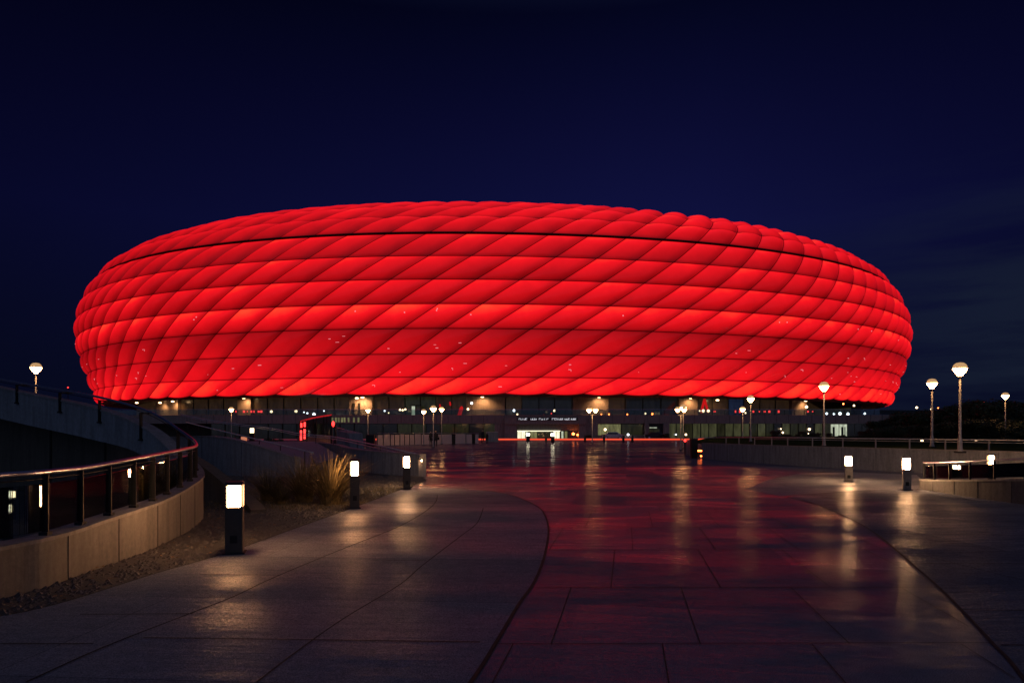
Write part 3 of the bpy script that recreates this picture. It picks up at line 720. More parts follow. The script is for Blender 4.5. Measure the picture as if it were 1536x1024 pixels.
# little green and warm fittings glimpsed down in the yard
t = thing("yard_lamp", "small square warm lamp glimpsed low behind the left glass rail", "lamp", (-8.1, 9.6, 0))
t.location = (-8.05, 10.9, 0)
MB().box((0,0,.22), (.1,.1,.44)).build("stem", M['post'], t); MB().box((0,0,.5), (.09,.09,.12)).build("head", M['warm'], t)
t = dup(t, (-9.75, 13.3, 0), "small warm lamp at the left edge, seen beside the first glass pane")

# planting bed
wall_line = [Vector((p.x, p.y, 0)) for p in offs(B3, -.005, 0)[6:70]]
bed = wall_line + [Vector((-8.2,17.5,0)), Vector((-11.5,21,0)), Vector((-13,25,0)), Vector((-14,33,0)), Vector((-10.5,42,0)), Vector((-6.05,28.6,0)), Vector((-3.4,25.7,0)), Vector((-2.95,23.5,0))]
le = [p for p in left_edge if p.y > 0]; le.reverse()
bedpts = bed + le
sheet("planting_bed", [(p.x, p.y) for p in bedpts], .003, M['soil'])
def inside(x, y, poly):
    c = False; n = len(poly)
    for i in range(n):
        a, b = poly[i], poly[i-1]
        if (a.y > y) != (b.y > y) and x < (b.x-a.x)*(y-a.y)/(b.y-a.y)+a.x: c = not c
    return c
mb = MB(); cnt = 0
for k in range(30000):
    y = 5+rnd.random()**1.6*21; x = rnd.uniform(-12, -2.8)
    if not inside(x, y, bedpts): continue
    r = rnd.uniform(.012, .035)*(1+y/25); cnt += 1
    n = len(mb.v); a0 = rnd.uniform(0, 6)
    for q in range(5): mb.v.append(Vector((x+r*math.cos(a0+q*1.2566)*rnd.uniform(.7,1.2), y+r*math.sin(a0+q*1.2566), .004)))
    mb.v.append(Vector((x, y, r*rnd.uniform(.5,.9))))
    for q in range(5): mb.f.append((n+q, n+(q+1) % 5, n+5))
    if cnt > 9000: break
tag(mb.build("gravel", M['pebble'], fix=False), "loose grey gravel spread over the planting bed beside the walk", kind="stuff")

mb = MB(); r = random.Random(11)
for _ in range(900):
    x = r.uniform(-9, -2.9); y = 5+r.random()**1.3*19
    if not inside(x, y, bedpts): continue
    a = r.uniform(0,6.283); q = r.uniform(.02,.05); d = Vector((math.cos(a), math.sin(a), 0)); e = Vector((-d.y, d.x, 0)); c_ = Vector((x, y, r.uniform(.03,.05)))
    n0 = len(mb.v); mb.v += [c_-d*q, c_+e*q*.45+Vector((0,0,.008)), c_+d*q+Vector((0,0,r.uniform(0,.02))), c_-e*q*.45]; mb.f.append((n0,n0+1,n0+2,n0+3))
M['leaf'] = plain("dry_leaf", (.16,.09,.04), .8, noise=.5, scale=3)
tag(mb.build("leaf_litter", M['leaf'], fix=False), "scattered dry leaves lying on the gravel bed", kind="stuff")
# ramp walls and handrails behind the bed
def wallthing(name, label, bot, top, m, mc, th=.3, side=1, step=1.2, jm=None):
    t = thing(name, label, "wall")
    MB().wall(bot, top, th, side).build("wall_face", m, t)
    MB().wall(offs(top, -.02*side, .003), offs(top, -.02*side, .05), th+.04, side).build("coping", mc, t)
    acc = 0; b2 = offs(bot, -.004*side, 0); t2 = offs(top, -.004*side, 0)
    for i in range(1, len(bot)-1):
        acc += (bot[i]-bot[i-1]).length
        if acc > step: acc = 0; MB().tube([b2[i], t2[i]], .006, 4).build("joint", M['joint'], t)
    return t
b = smooth_line([Vector((-7.9,24.8,0)),Vector((-11.2,26.5,0)),Vector((-15,30,0)),Vector((-21,38,0))], 8)
tp = smooth_line([Vector((-7.9,24.8,.72)),Vector((-11.2,26.5,1.42)),Vector((-15,30,1.42)),Vector((-21,38,1.34))], 8)
wallthing("ramp_wall", "dark grey sloping ramp wall behind the left planting bed", b, tp, M['conc_d'], M['cap'], .3, -1, 2.2)
b = smooth_line([Vector((-3.5,25.6,0)),Vector((-6.05,28.4,0)),Vector((-8.4,34,0)),Vector((-10.8,42,0)),Vector((-15,52,0))], 8)
tp = smooth_line([Vector((-3.5,25.6,.80)),Vector((-6.05,28.4,.86)),Vector((-8.4,34,.86)),Vector((-10.8,42,.80)),Vector((-15,52,.8))], 8)
wallthing("low_ramp_wall", "low grey concrete wall ending at the third bollard behind the ornamental grass", b, tp, M['conc_d'], M['cap'], .35, -1, 3.0)
t = thing("wall_light", "small white light low on the end face of the low grey wall", "light", (-3.40, 25.45, .62)); MB().box((0.03,0,0), (.04,.05,.05)).build("lens", M['core'], t); MB().box((-.05,0.02,.06), (.12,.12,.04)).build("hood", M['post'], t)
def handrail(label, pts, drop, n, second=None, r=.03):
    t = thing("handrail", label, "handrail"); L_ = smooth_line(pts, 8)
    MB().tube(L_, r, 8).build("rail", M['railp'], t, smooth=True)
    if second: MB().tube([p-Vector((0,0,second)) for p in L_], r*.8, 8).build("rail", M['railp'], t, smooth=True)
    for k in range(n):
        p = L_[int((k+.5)/n*(len(L_)-1))]; MB().tube([p-Vector((0,0,drop)), p], .018, 6).build("post", M['post'], t)
handrail("thin steel handrail slanting down toward the ornamental grass", [A(279,633,40),A(315,642,36),A(400,662,29.5),A(470,679,26)], .9, 7)
handrail("double steel handrail descending to the end of the low grey wall", [A(272,621.5,68),A(326,631.6,60),A(400,641,52),A(447,649.5,46),A(500,655,41.5),A(562,667,30),A(624,680.5,26)], .55, 11, second=.12)
handrail("short steel handrail on the dark slope right of the red balustrade", [A(505,641,60),A(523,645.5,57)], 1.3, 2)
# sloping slab between the walls
M['slope'] = M['conc_d']
mb = MB(); a, b_, c, d = Vector((-21,38.3,1.15)), Vector((-8.0,25.2,.25)), Vector((-8.6,34.2,.45)), Vector((-15,52,.9))
mb.quad(a, b_, c, d); n0 = len(mb.v)
mb.quad(a-Vector((0,0,1.6)), b_-Vector((0,0,.4)), c-Vector((0,0,.5)), d-Vector((0,0,1)))
for q in range(4): mb.f.append((q, (q+1) % 4, n0+(q+1) % 4, n0+q))
tag(mb.build("ramp_path", M['conc_d']), kind="structure")

# red lit balustrade in the middle distance
bal = thing("red_lit_balustrade", "glass ramp balustrade with red light painted on its rim in front of the left podium", "balustrade")
L_ = smooth_line([A(450,632,62),A(470,626.5,66),A(497,622,74)], 6)
MB().tube(L_, .05, 8).build("top_rail", M['redglow'], bal)  # red light falling on the rail is painted as its own glow
MB().wall([Vector((p.x, p.y, 0)) for p in L_], [Vector((p.x, p.y, 1.1+.2*i/12)) for i, p in enumerate(L_)], .25, 1).build("base_wall", M['conc_w'], bal)
for k in range(9):
    p = L_[int(k/8*12)]; MB().box((p.x, p.y, (1.1+p.z)/2), (.07,.07,p.z-1.1)).build("post", M['post'], bal)
    if k < 8:
        q = L_[int((k+1)/8*12)]; MB().wall([Vector((p.x,p.y,1.2)), Vector((q.x,q.y,1.2))], [Vector((p.x,p.y,p.z-.12)), Vector((q.x,q.y,q.z-.12))], .02).build("glass_pane", M['glass'], bal)
for px0, y0, y1 in ((450.2, 645, 660), (450.6, 634, 641), (455.6, 643, 658), (455.8, 633, 640)):
    a = A(px0, y1, 61.6); b2 = A(px0+2.6, y0, 61.6); MB().box(((a.x+b2.x)/2, 61.6, (a.z+b2.z)/2), (b2.x-a.x, .05, b2.z-a.z)).build("red_pane", M['redl'], bal)  # red reflections in the glass painted as glowing panes
for px in (448.9, 454, 460): 
    a = A(px, 663, 61.7); b2 = A(px+.8, 631, 61.7); MB().box(((a.x+b2.x)/2, 61.7, b2.z/2), (b2.x-a.x+.03, .1, b2.z)).build("post", M['post'], bal)
sg = thing("signal_post", "dark post carrying a red signal light between balustrade and dark slope", "post", tuple(A(500, 665, 60)*Vector((1,1,0)) if False else (A(500,665,60).x, 60, 0)))
MB().box((-.16,0,1.1), (.12,.2,2.2)).build("upright", M['post'], sg); MB().box((.16,0,1.1), (.12,.2,2.2)).build("upright", M['post'], sg)
MB().lathe([(.02,-.25),(.1,-.17),(.14,0),(.1,.17),(.02,.25)], (0,-.05,2.3), 12).build("red_lamp", M['redl'], sg, smooth=True)
ds = thing("slope_block", "dark trapezoid concrete block with sloping top right of the signal post", "concrete block")
mb = MB(); mb.wall([Vector((A(505,0,60).x,60,0)), Vector((A(526,0,57).x,57,0))], [Vector((A(505,0,60).x,60,1.75)), Vector((A(523,0,57).x,57,1.5))], 1.2, 1); mb.build("body", M['conc_d'], ds)

kl = thing("added_glow_kerb", "added low kerb whose red orange glow stands for lit paving across the far end of the plaza", "glow strip")
M['kerbglow'] = glow("red_lit_paving_glow", (1, .09, .035), 1.0, base=(.4,.1,.06), sample=False)
x0_, x1_ = (556-768)/F*119, (1175-768)/F*119
MB().box(((x0_+x1_)/2, 119.2, .17), (x1_-x0_, .4, .34)).build("kerb", M['cap'], kl)
MB().box(((x0_+x1_)/2, 118.96, .17), (x1_-x0_, .06, .24)).build("paving_glow", M['kerbglow'], kl)  # added glow in place of the red lit paving before the podium
# hoarding panels along the left side of the plaza
hd = thing("hoarding", "long row of pale pinkish panels standing along the left edge of the plaza", "hoarding")
a0, a1 = Vector((-14.6, 74, 0)), Vector((-4.9, 92, 0))
xs = [566, 575, 585.6, 592, 600, 607, 614.5, 622, 632, 655, 678.5, 699, 711.5, 718]
for k in range(len(xs)-1):
    def on(px):
        Y = 77 + (px-566)/(718-566)*15; return Vector(((px-768)/F*Y, Y, 0))
    p, q = on(xs[k]+.25), on(xs[k+1]-.25); h = 1.22+(.06 if k % 3 == 1 else 0)
    MB().wall([p, q], [p+Vector((0,0,h)), q+Vector((0,0,h))], .12, 1).build("panel", M['mauve'], hd)
    p2 = on(xs[k]); MB().box((p2.x, p2.y-.02, .66), (.06,.16,1.32)).build("post", M['post'], hd)
MB().tube([on(566)+Vector((0,0,1.42)), on(640)+Vector((0,0,1.42)), on(718)+Vector((0,0,1.36))], .03, 6).build("top_rail", M['steel'], hd)
for k, px in enumerate((683, 712)):
    Y = 84+k*5
    t = thing("litter_bin", ["dark slim litter bin in front of the middle of pink hoarding", "dark slim litter bin at the right end of pink hoarding"][k], "bin", ((px-768)/F*Y, Y-2.5, 0))
    MB().lathe([(.16,0),(.2,.05),(.22,1.15),(.25,1.2),(.25,1.26),(.1,1.3)], (0,0,0), 14).build("body", M['post'], t, smooth=False); MB().box((0,-.2,1.0), (.2,.08,.14)).build("slot", M['black'], t)
t = thing("planter_box", "dark square planter box at the left end of pink hoarding", "planter", (-14.9+.1, 71.5, 0)); MB().box((0,0,.62), (.8,.8,1.24), taper=1.05).build("tub", M['post'], t); MB().box((0,0,1.26), (.9,.9,.07)).build("rim", M['black'], t)

# ------------------------------------------------------------------ right side walls
def rsd(L_, d): return offs(L_, d, 0)
b = smooth_line([Vector((11.6,41.7,0)),Vector((12.4,38.0,0)),Vector((14.0,33.5,0)),Vector((15.6,30.2,0)),Vector((17.0,27.4,0)),Vector((18.6,24.2,0)),Vector((20.4,20.5,0)),Vector((22,14,0)),Vector((23.5,4,0))], 6)
tp = [Vector((p.x, p.y, .93)) for p in b]
wallthing("deck_wall", "long curved grey concrete wall carrying the railing and lamp posts on the right", b, tp, M['conc_d'], M['cap'], .3, 1, 1.3)
sheet("upper_deck", [(p.x+.2, p.y+.3) for p in b]+[(60,0),(90,60),(60,100),(30,100),(13.5,52)], .0, M['ground']).location.z = .88
b2 = [Vector((p.x+1.2, p.y+1.3, .93)) for p in b]
rl = thing("deck_railing", "long low steel railing on the deck behind the right concrete wall", "railing")
RL = smooth_line([A(1028,663,47),A(1034,659.5,47.5),A(1045,657,47.5),A(1075,656,47)]+[Vector((p.x, p.y, 1.36)) for p in b2[10::5]], 5)
MB().tube(RL, .024, 8).build("top_rail", M['railp'], rl, smooth=True)
MB().tube([p-Vector((0,0,.10)) for p in RL[18:]], .012, 6).build("mid_rail", M['railp'], rl, smooth=True)
acc = 0
for i in range(14, len(RL)):
    acc += (RL[i]-RL[i-1]).length
    if acc > 1.3: acc = 0; MB().box((RL[i].x, RL[i].y, (RL[i].z+.88)/2), (.05,.04,RL[i].z-.88)).build("post", M['pole'], rl)
t = thing("end_light", "tiny red light at the front end of the right deck railing", "light", tuple(A(1027.5, 660.5, 47))); MB().lathe([(.02,-.1),(.1,0),(.02,.1)], (0,0,0), 8).build("lens", M['redl'], t); MB().tube([(0,.05,-.1),(0,.05,-1.0)], .03, 6).build("stem", M['post'], t)
t = thing("upright_screen", "pale upright curved panel beside the dark post at the wall end", "panel"); MB().wall([Vector((11.95,47.2,0)),Vector((12.2,46.6,0)),Vector((12.3,46,0))], [Vector((11.95,47.2,1.0)),Vector((12.2,46.6,1.1)),Vector((12.3,46,1.15))], .12).build("sheet_face", M['cap'], t)
t = thing("dark_pillar", "dark tapered pillar standing at the left end of the right deck wall", "pillar", (11.35, 42.6, 0)); MB().box((0,0,.6), (.36,.36,1.2), taper=1.12).build("shaft", M['post'], t, bevel=.02); MB().box((0,0,1.22), (.44,.44,.05)).build("cap_plate", M['black'], t)
for k in range(2):
    t = thing("step_light", ["upper orange strip light on the steps behind dark pillar", "lower orange strip light on the steps behind dark pillar"][k], "light", (12.25-.05*k, 44.2-1.0*k, .42-.3*k)); MB().box((0,0,0), (.55,.05,.09)).build("lens", M['orangel'], t); MB().box((0,.1,.06), (.65,.14,.03)).build("hood", M['post'], t)
# front right parapet with glass
b = smooth_line([Vector((12.3,20.6,0)),Vector((12.15,20.1,0)),Vector((12.05,19.0,0)),Vector((12.0,17.6,0)),Vector((12.1,16.2,0)),Vector((12.5,14,0)),Vector((13.4,10,0)),Vector((14.5,5,0))], 6)
zt = smooth_line([Vector((0,0,z)) for z in (.24,.25,.32,.43,.55,.72,.95,1.1)], 6); zr = smooth_line([Vector((0,0,z)) for z in (.78,.79,.86,.96,1.07,1.25,1.5,1.66)], 6)
tp = [Vector((p.x, p.y, z.z)) for p, z in zip(b, zt)]; rp = [Vector((p.x, p.y, z.z)) for p, z in zip(b, zr)]
wallthing("front_parapet", "short low curved concrete parapet with glass railing at the right edge", b, tp, M['conc_f'], M['cap'], .25, 1, .9)
rl = thing("parapet_railing", "steel and glass railing on the low parapet at the right edge", "railing")
MB().tube(offs(rp, .1, 0), .024, 8).build("handrail", M['steel'], rl, smooth=True)
acc = 9; pi = []
for i in range(0, len(rp)):
    if i: acc += (rp[i]-rp[i-1]).length
    if acc > .72: acc = 0; pi.append(i)
ot, orr = offs(tp, .12, .05), offs(rp, .12, -.02)
for i in pi: MB().box((ot[i].x, ot[i].y, (ot[i].z+orr[i].z)/2), (.05,.025,orr[i].z-ot[i].z)).build("post", M['post'], rl)
for n in range(len(pi)-1):
    r_ = range(pi[n], pi[n+1]+1); MB().wall([ot[i]+Vector((0,0,.04)) for i in r_], [orr[i]-Vector((0,0,.07)) for i in r_], .012).build("glass_pane", M['glass'], rl)

# ------------------------------------------------------------------ bollard lights
def bollard(loc, h, wd, label, body, rz, lens=(.52,.26), core='core', first=None):
    t = thing("bollard_light", label, "bollard light", loc, rz, group="lit bollards beside the paths")
    ch = h*lens[1]; ct = h-.05*h; cb = ct-ch
    MB().box((0,0,cb/2), (wd,wd,cb)).build("body", body, t, bevel=.008)
    MB().box((0,0,.012), (wd*1.28,wd*1.28,.016)).build("base_plate", M['post'], t, bevel=.003)
    MB().box((0,-wd*.5-.002,cb*.32), (wd*.42,.006,.11)).build("service_hatch", M['post'], t)
    MB().box((0,0,(ct+h)/2), (wd,wd,h-ct)).build("cap", body, t, bevel=.006)
    c_ = wd/2-.012
    for sx_, sy_ in ((1,1),(1,-1),(-1,1),(-1,-1)): MB().box((sx_*c_, sy_*c_, (cb+ct)/2), (.022,.022,ch)).build("corner_post", body, t)
    MB().box((0,0,(cb+ct)/2), (wd*.70,wd*.70,ch-.002)).build("light_core", M[core], t, bevel=.01)
    return t
bollard(G(352,829), 1.02, .235, "nearest lit dark bollard standing at the left edge of the walk", M['bollard'], R(15), lens=(.5,.30))
bollard(G(532,762), 1.10, .205, "second lit dark bollard just right of the ornamental grass", M['bollard'], R(15), lens=(.5,.28))
bollard(G(610,734), 1.02, .20, "third lit dark bollard at the end of the low grey wall", M['bollard'], R(15), lens=(.5,.30), core='core2')
bollard(G(1273,722), .90, .235, "left lit grey bollard in front of the long right wall", M['bollard_l'], R(-22), lens=(.5,.34), core='core2')
bollard(G(1360,735), .98, .21, "right lit grey bollard beside the start of the low parapet", M['bollard_l'], R(-22), lens=(.5,.32), core='core2')
bollard((16.0, 22.8, 0), .95, .20, "lit bollard standing behind the glass of the right parapet", M['bollard'], R(-24), lens=(.5,.32))
# bollards far across the plaza
def far_bollard(px, py, h, label, lit=None, wd=.3):
    p = G(px, py); t = thing("plaza_bollard", label, "bollard", p, group="small bollards in front of the entrance")
    MB().box((0,0,h*.35), (wd,wd,h*.7)).build("body", M['post'], t)
    MB().box((0,0,h*.85), (wd*.9,wd*.9,h*.28)).build("head", M[lit] if lit else M['bollard'], t)
far_bollard(792, 662, 1.3, "bright lit bollard in front of the left entrance doors", 'strip', .55)
far_bollard(829, 663.5, 1.3, "bright lit bollard in front of the right entrance doors", 'strip', .5)
far_bollard(819, 663, 1.0, "unlit bollard close left of the bright entrance bollard")
far_bollard(877.5, 662.5, 1.0, "unlit bollard left of the double lamp post")
far_bollard(906, 662.5, 1.1, "unlit bollard right of the double lamp post")
far_bollard(935, 663, 1.0, "unlit bollard left one of the pair under the white wall lamp")
far_bollard(948.5, 663, 1.0, "unlit bollard right one of the pair under the white wall lamp")
t = thing("bollard_light", "faint warm lamp low down left among the handrails", "bollard light", A(378,663,52)*1.0); t.location.z = 0
MB().box((0,0,.9), (.3,.3,1.3)).build("body", M['post'], t); MB().box((0,0,1.72), (.22,.22,.36)).build("light_core", M['warm'], t)
t = thing("glass_lantern", "orange tinted reflection lantern left of the faint warm lamp", "lantern", (A(366,657,52).x, 52, 0)); MB().box((0,0,.45),(.2,.2,.9)).build("stem", M['post'], t); MB().box((0,0,1.1), (.34,.3,.3)).build("head", glow("dull_orange", (1,.3,.1), .5, sample=False), t)

# ------------------------------------------------------------------ lamp posts
def lamp_post(loc, h, label, r=.27, pr=.055, base=True, heads=1, gap=.0, arm=None):
    t = thing("lamp_post", label, "lamp post", loc, rnd.uniform(-.2,.2) if heads == 1 else 0, group="globe lamp posts round the plaza")
    hh = r*2.2; pz = h-hh
    prof = [(pr*2.0,0),(pr*2.0,.12),(pr*1.6,.16),(pr*1.5,.5),(pr,.62),(pr*.75,pz-.02)]
    if heads == 1:
        MB().lathe(prof, (0,0,0), 14).build("pole", M['pole'], t, smooth=True); offx = [0]
    else:
        prof[-1] = (pr*.75, pz-.25); MB().lathe(prof, (0,0,0), 14).build("pole", M['pole'], t, smooth=True); offx = [-gap/2, gap/2]
        MB().tube([(-gap/2,0,pz-.02),(-gap/2,0,pz-.2),(0,0,pz-.28),(gap/2,0,pz-.2),(gap/2,0,pz-.02)], pr*.5, 8).build("arm", M['pole'], t)
    if base: MB().box((0,0,.03), (pr*5.5,pr*5.5,.06)).build("foot_plate", M['post'], t)
    for ox in offx:
        MB().lathe([(.045,pz-.02),(.07,pz),(.09,pz+.03)], (ox,0,0), 14).build("collar", M['post'], t, smooth=True)
        MB().lathe([(.07,pz+.03),(r*.42,pz+r*.34),(r*.72,pz+r*.74),(r*.90,pz+r*1.08),(r*.97,pz+r*1.30)], (ox,0,0), 22).build("lamp_bowl", M['bulb'], t, smooth=True)
        MB().lathe([(r*1.01,pz+r*1.305),(r*1.01,pz+r*1.345)], (ox,0,0), 22).build("rim", M['post'], t)
        MB().lathe([(r*.97,pz+r*1.35),(r*.93,pz+r*1.62),(r*.78,pz+r*1.90),(r*.5,pz+r*2.12),(.02,pz+r*2.2)], (ox,0,0), 22).build("lamp_dome", M['bulb_top'], t, smooth=True)
    return t
lamp_post((26.2*(1440-768)/F, 26.2, .88), 3.47, "tallest looking globe lamp post on the right deck wall", .255, .055)
lamp_post((34.2*(1398-768)/F, 34.2, .88), 3.45, "globe lamp post just left of the tallest one on the right deck", .245, .055)
lamp_post((36.0*(1236-768)/F, 36.0, .88), 3.42, "globe lamp post in front of the right lower rim of stadium", .245, .05)
lamp_post((50.0*(1126-768)/F, 50.0, .88), 3.42, "globe lamp post at the left part of right deck", .25, .05)
lamp_post((75.0*(1114-768)/F, 75.0, .0), 4.35, "slim lamp post peeping left behind the deck lamp", .28, .05)
lamp_post((58.0*(1508-768)/F, 58.0, .0), 4.95, "distant lamp post rising above the dark trees at the right edge", .28, .05)
lamp_post((37.0*(54-768)/F, 37.0, .0), 5.4, "lone globe lamp post behind the ramp at the left edge", .28, .055)
lamp_post((60.0*(1015-768)/F, 58.5, .0), 3.75, "front twin head lamp post by the right of the plaza", .22, .055, heads=2, gap=.55)
lamp_post((66.0*(1021-768)/F, 65, .0), 4.2, "single lamp post right behind the front twin head one", .3, .05)
lamp_post((90.0*(888.5-768)/F, 90.0, .0), 4.75, "twin head lamp post right of the entrance doors", .33, .06, heads=2, gap=.85)
lamp_post((78.0*(635.5-768)/F, 78.0, .0), 4.15, "globe lamp post in front of pink hoarding, left one", .27, .05)
lamp_post((69.0*(650-768)/F, 69.0, .0), 4.25, "globe lamp post in front of pink hoarding, with people at its foot", .31, .055)
lamp_post((84.0*(660-768)/F, 86.0, .0), 4.7, "lamp post just behind the one with people at its foot", .3, .05)
lamp_post((72.0*(552-768)/F, 72.0, .0), 4.1, "lamp post standing above the dark planter box", .24, .05)
lamp_post((90.0*(347-768)/F, 90.0, .0), 4.8, "small lamp post in front of the left lit pier", .3, .05)

# ------------------------------------------------------------------ people
def person(loc, rz, label, h=1.74, coat=True, pale=False, lean=0.0):
    s = h/1.74
    V = []; E = []; Rr = []
    def v(x, y, z, r): V.append((x*s, y*s, z*s)); Rr.append(r*s); return len(V)-1
    def ch(a, *pts):
        for p in pts:
            b = v(*p); E.append((a, b)); a = b
        return a
    pel = v(0,0,.95,.135)
    top = ch(pel, (0,0,1.12,.125), (0,.01,1.30,.145), (0,.01,1.43,.10), (0,.0,1.50,.055)); neck = top
    hd_ = ch(neck, (0,-.015,1.56,.075), (0,-.02,1.63,.092), (0,-.01,1.70,.07))
    ch(hd_-1, (0,-.115,1.615,.014))
    for sd in (-1, 1):
        knee = ch(pel, (.09*sd,0,.88,.10), (.11*sd,-.02*sd,.50,.065), (.115*sd,.03,.09,.042)); ch(knee, (.12*sd,-.14,.04,.035))
        w_ = ch(pel+2, (.17*sd,.01,1.40,.06), (.23*sd,.03,1.12,.045), (.235*sd,-.03,.87,.030))
        palm = ch(w_, (.235*sd,-.045,.81,.030))
        for f_ in range(4): ch(palm, (.235*sd,-.075+.02*f_,.76-.004*abs(f_-1),.009), (.228*sd,-.082+.02*f_,.715-.008*abs(f_-1),.008))
        ch(palm, (.225*sd,-.09,.79,.010), (.22*sd,-.10,.755,.009))
    me = bpy.data.meshes.new("person"); me.from_pydata(V, E, [])
    o = bpy.data.objects.new("person", me); COL.objects.link(o); o.location = loc; o.rotation_euler = (0,0,rz); tag(o, label, "person")
    me.materials.append(M['skin'] if False else M['cloth'])
    sk = o.modifiers.new("skin", 'SKIN')
    if not me.skin_vertices: 
        bm = bmesh.new(); bm.from_mesh(me); bm.verts.layers.skin.verify(); bm.to_mesh(me); bm.free()
    for i, r in enumerate(Rr):
        me.skin_vertices[0].data[i].radius = (r, r)
    me.skin_vertices[0].data[pel].use_root = True
    ss = o.modifiers.new("sub", 'SUBSURF'); ss.levels = 1; ss.render_levels = 1
    MB().lathe([(.05*s,1.71*s),(.085*s,1.70*s),(.105*s,1.64*s),(.1*s,1.58*s),(.06*s,1.56*s)], (0,.02*s,.02*s), 12).build("hair", M['hair'], o, smooth=True)
    MB().lathe([(.075*s,1.56*s),(.09*s,1.62*s),(.07*s,1.67*s)], (0,-.04*s,.0), 10).build("face", M['skin'], o, smooth=True)
    if coat: MB().lathe([(.22*s,.72*s),(.20*s,.95*s),(.185*s,1.12*s),(.22*s,1.35*s),(.19*s,1.44*s),(.07*s,1.5*s)], (0,.005,0), 14).build("coat", M['cloth'], o, smooth=True)
    return o
person(G(724, 665.8), R(25), "person in long dark coat with pale hair at the right end of the hoarding", 1.78)
person(G(730.5, 665.0), R(-40), "slim person in dark clothes beside the one with pale hair", 1.5, coat=False)
person(G(653.5, 670.5), R(10), "person in dark coat standing close to the foot of the lamp post", 1.72)
person(G(646.3, 670), R(-20), "person in dark clothes left of the lamp post foot", 1.62, coat=False)
bg_ = thing("shoulder_bag", "dark bag hanging at the side of the person by the lamp post", "bag", G(656.8, 670.5)+Vector((0,0,.75))); MB().box((0,0,.14), (.32,.14,.28)).build("body", M['cloth'], bg_, bevel=.03); MB().tube([(-.1,0,.27),(0,0,.6),(.1,0,.27)], .015, 6).build("strap", M['cloth'], bg_)

# a pale table cloth stand right of the couple
t = thing("draped_stand", "pale draped information stand right of the person with pale hair", "stand", (A(738,650,100).x, 100, 0)); MB().box((0,0,.75), (1.9,.9,1.45), taper=.92).build("drape", M['cap'], t); MB().box((0,0,1.5), (1.8,.9,.05)).build("table_top", M['mauve'], t)

# parked car on the right of the entrance
M['carp'] = plain("silver_car_paint", (.42,.42,.44), .25, metal=.5, noise=.03)
M['rubber'] = plain("tyre_rubber", (.02,.02,.02), .8)
def car(loc, rz, label, paint):
    t = thing("parked_car", label, "car", loc, rz, group="cars parked before the podium")
    prof = [(-2.1,.35),(-2.15,.75),(-1.95,.92),(-1.35,.98),(-.85,1.38),(.75,1.42),(1.45,1.0),(2.0,.92),(2.15,.7),(2.12,.35)]
    mb = MB(); n = len(prof)
    for y, k in ((-.85,1.0),(-.78,1.0),(.78,1.0),(.85,1.0)):
        for x, z in prof:
            zz = z if abs(y) < .8 else min(z, .95) ; mb.v.append(Vector((x*(1 if abs(y) < .8 else .985), y*(.86 if (z > 1.2) else 1), zz)))
    for r_ in range(3):
        for i in range(n): mb.f.append((r_*n+i, r_*n+(i+1) % n, (r_+1)*n+(i+1) % n, (r_+1)*n+i))
    mb.f.append(tuple(range(n))); mb.f.append(tuple(3*n+i for i in range(n)))
    mb.build("body", paint, t)
    for sd in (-1,1): MB().box((-.05,sd*.80,1.14), (1.9,.04,.26)).build("side_window", M['black'], t)
    for x in (-1.35,1.35):
        for sd in (-1,1): 
            w_ = MB().tube([(x,sd*.70,.32),(x,sd*.88,.32)], .32, 16).build("wheel", M['rubber'], t); MB().tube([(x,sd*.88,.32),(x,sd*.895,.32)], .19, 12).build("rim", M['steel'], w_)
    for sd in (-1,1): MB().box((2.13,sd*.6,.72), (.06,.34,.14)).build("headlight", M['cap'], t); MB().box((-2.14,sd*.62,.74), (.06,.3,.14)).build("tail_light", M['red_paint'], t)
    return t
car((PX(919)*.955, 132, 0), 0, "pale silver car parked below the yellow lit window", M['carp'])
car((PX(985)*.955, 133, 0), 0, "dark car parked before the dark door of the podium", plain("dark_car_paint", (.02,.02,.025), .25, metal=.4))

# ------------------------------------------------------------------ vegetation
def leaf_mesh(seed, n, rx, rz_, leaf, lobes):
    r = random.Random(seed); mb = MB()
    L_ = [(Vector((r.uniform(-.62,.62)*rx, r.uniform(-.62,.62)*rx, r.uniform(-.7,.75)*rz_)), r.uniform(.28,.52)) for _ in range(lobes)]
    for _ in range(n):
        c, q = r.choice(L_)
        d = Vector((r.gauss(0,1), r.gauss(0,1), r.gauss(0,1))).normalized()*(r.random()**.45)*q
        p = c+Vector((d.x*rx, d.y*rx, d.z*rz_)); s = leaf*r.uniform(.6,1.5)
        a = Vector((r.gauss(0,1), r.gauss(0,1), r.gauss(0,.6))).normalized()*s; b = a.cross(Vector((r.gauss(0,1), r.gauss(0,1), r.gauss(0,1)))).normalized()*s*.5
        n0 = len(mb.v); mb.v += [p-a, p+b, p+a, p-b]; mb.f.append((n0, n0+1, n0+2, n0+3))
    return mb
tree_src = []
for v_ in range(3):
    t = thing("tree", "", "tree", (0,0,-50), group="dark trees right of the stadium")
    leaf_mesh(20+v_, 5200, 2.3, 1.9, .13, 16).build("crown", M['foliage'], t, fix=False).location = (0,0,3.1)
    mb = MB(); mb.tube([(0,0,0),(.05,.03,1.2),(.0,.1,2.4),(.1,.0,3.6)], [.16,.12,.09,.03], 8)
    for q in range(5):
        a = q*1.3; mb.tube([(.03,.05,1.5+.3*q),(.7*math.cos(a),.7*math.sin(a),2.2+.3*q),(1.3*math.cos(a),1.3*math.sin(a),2.9+.3*q)], [.07,.045,.015], 6)
    mb.build("trunk", M['bark'], t); tree_src.append(t)
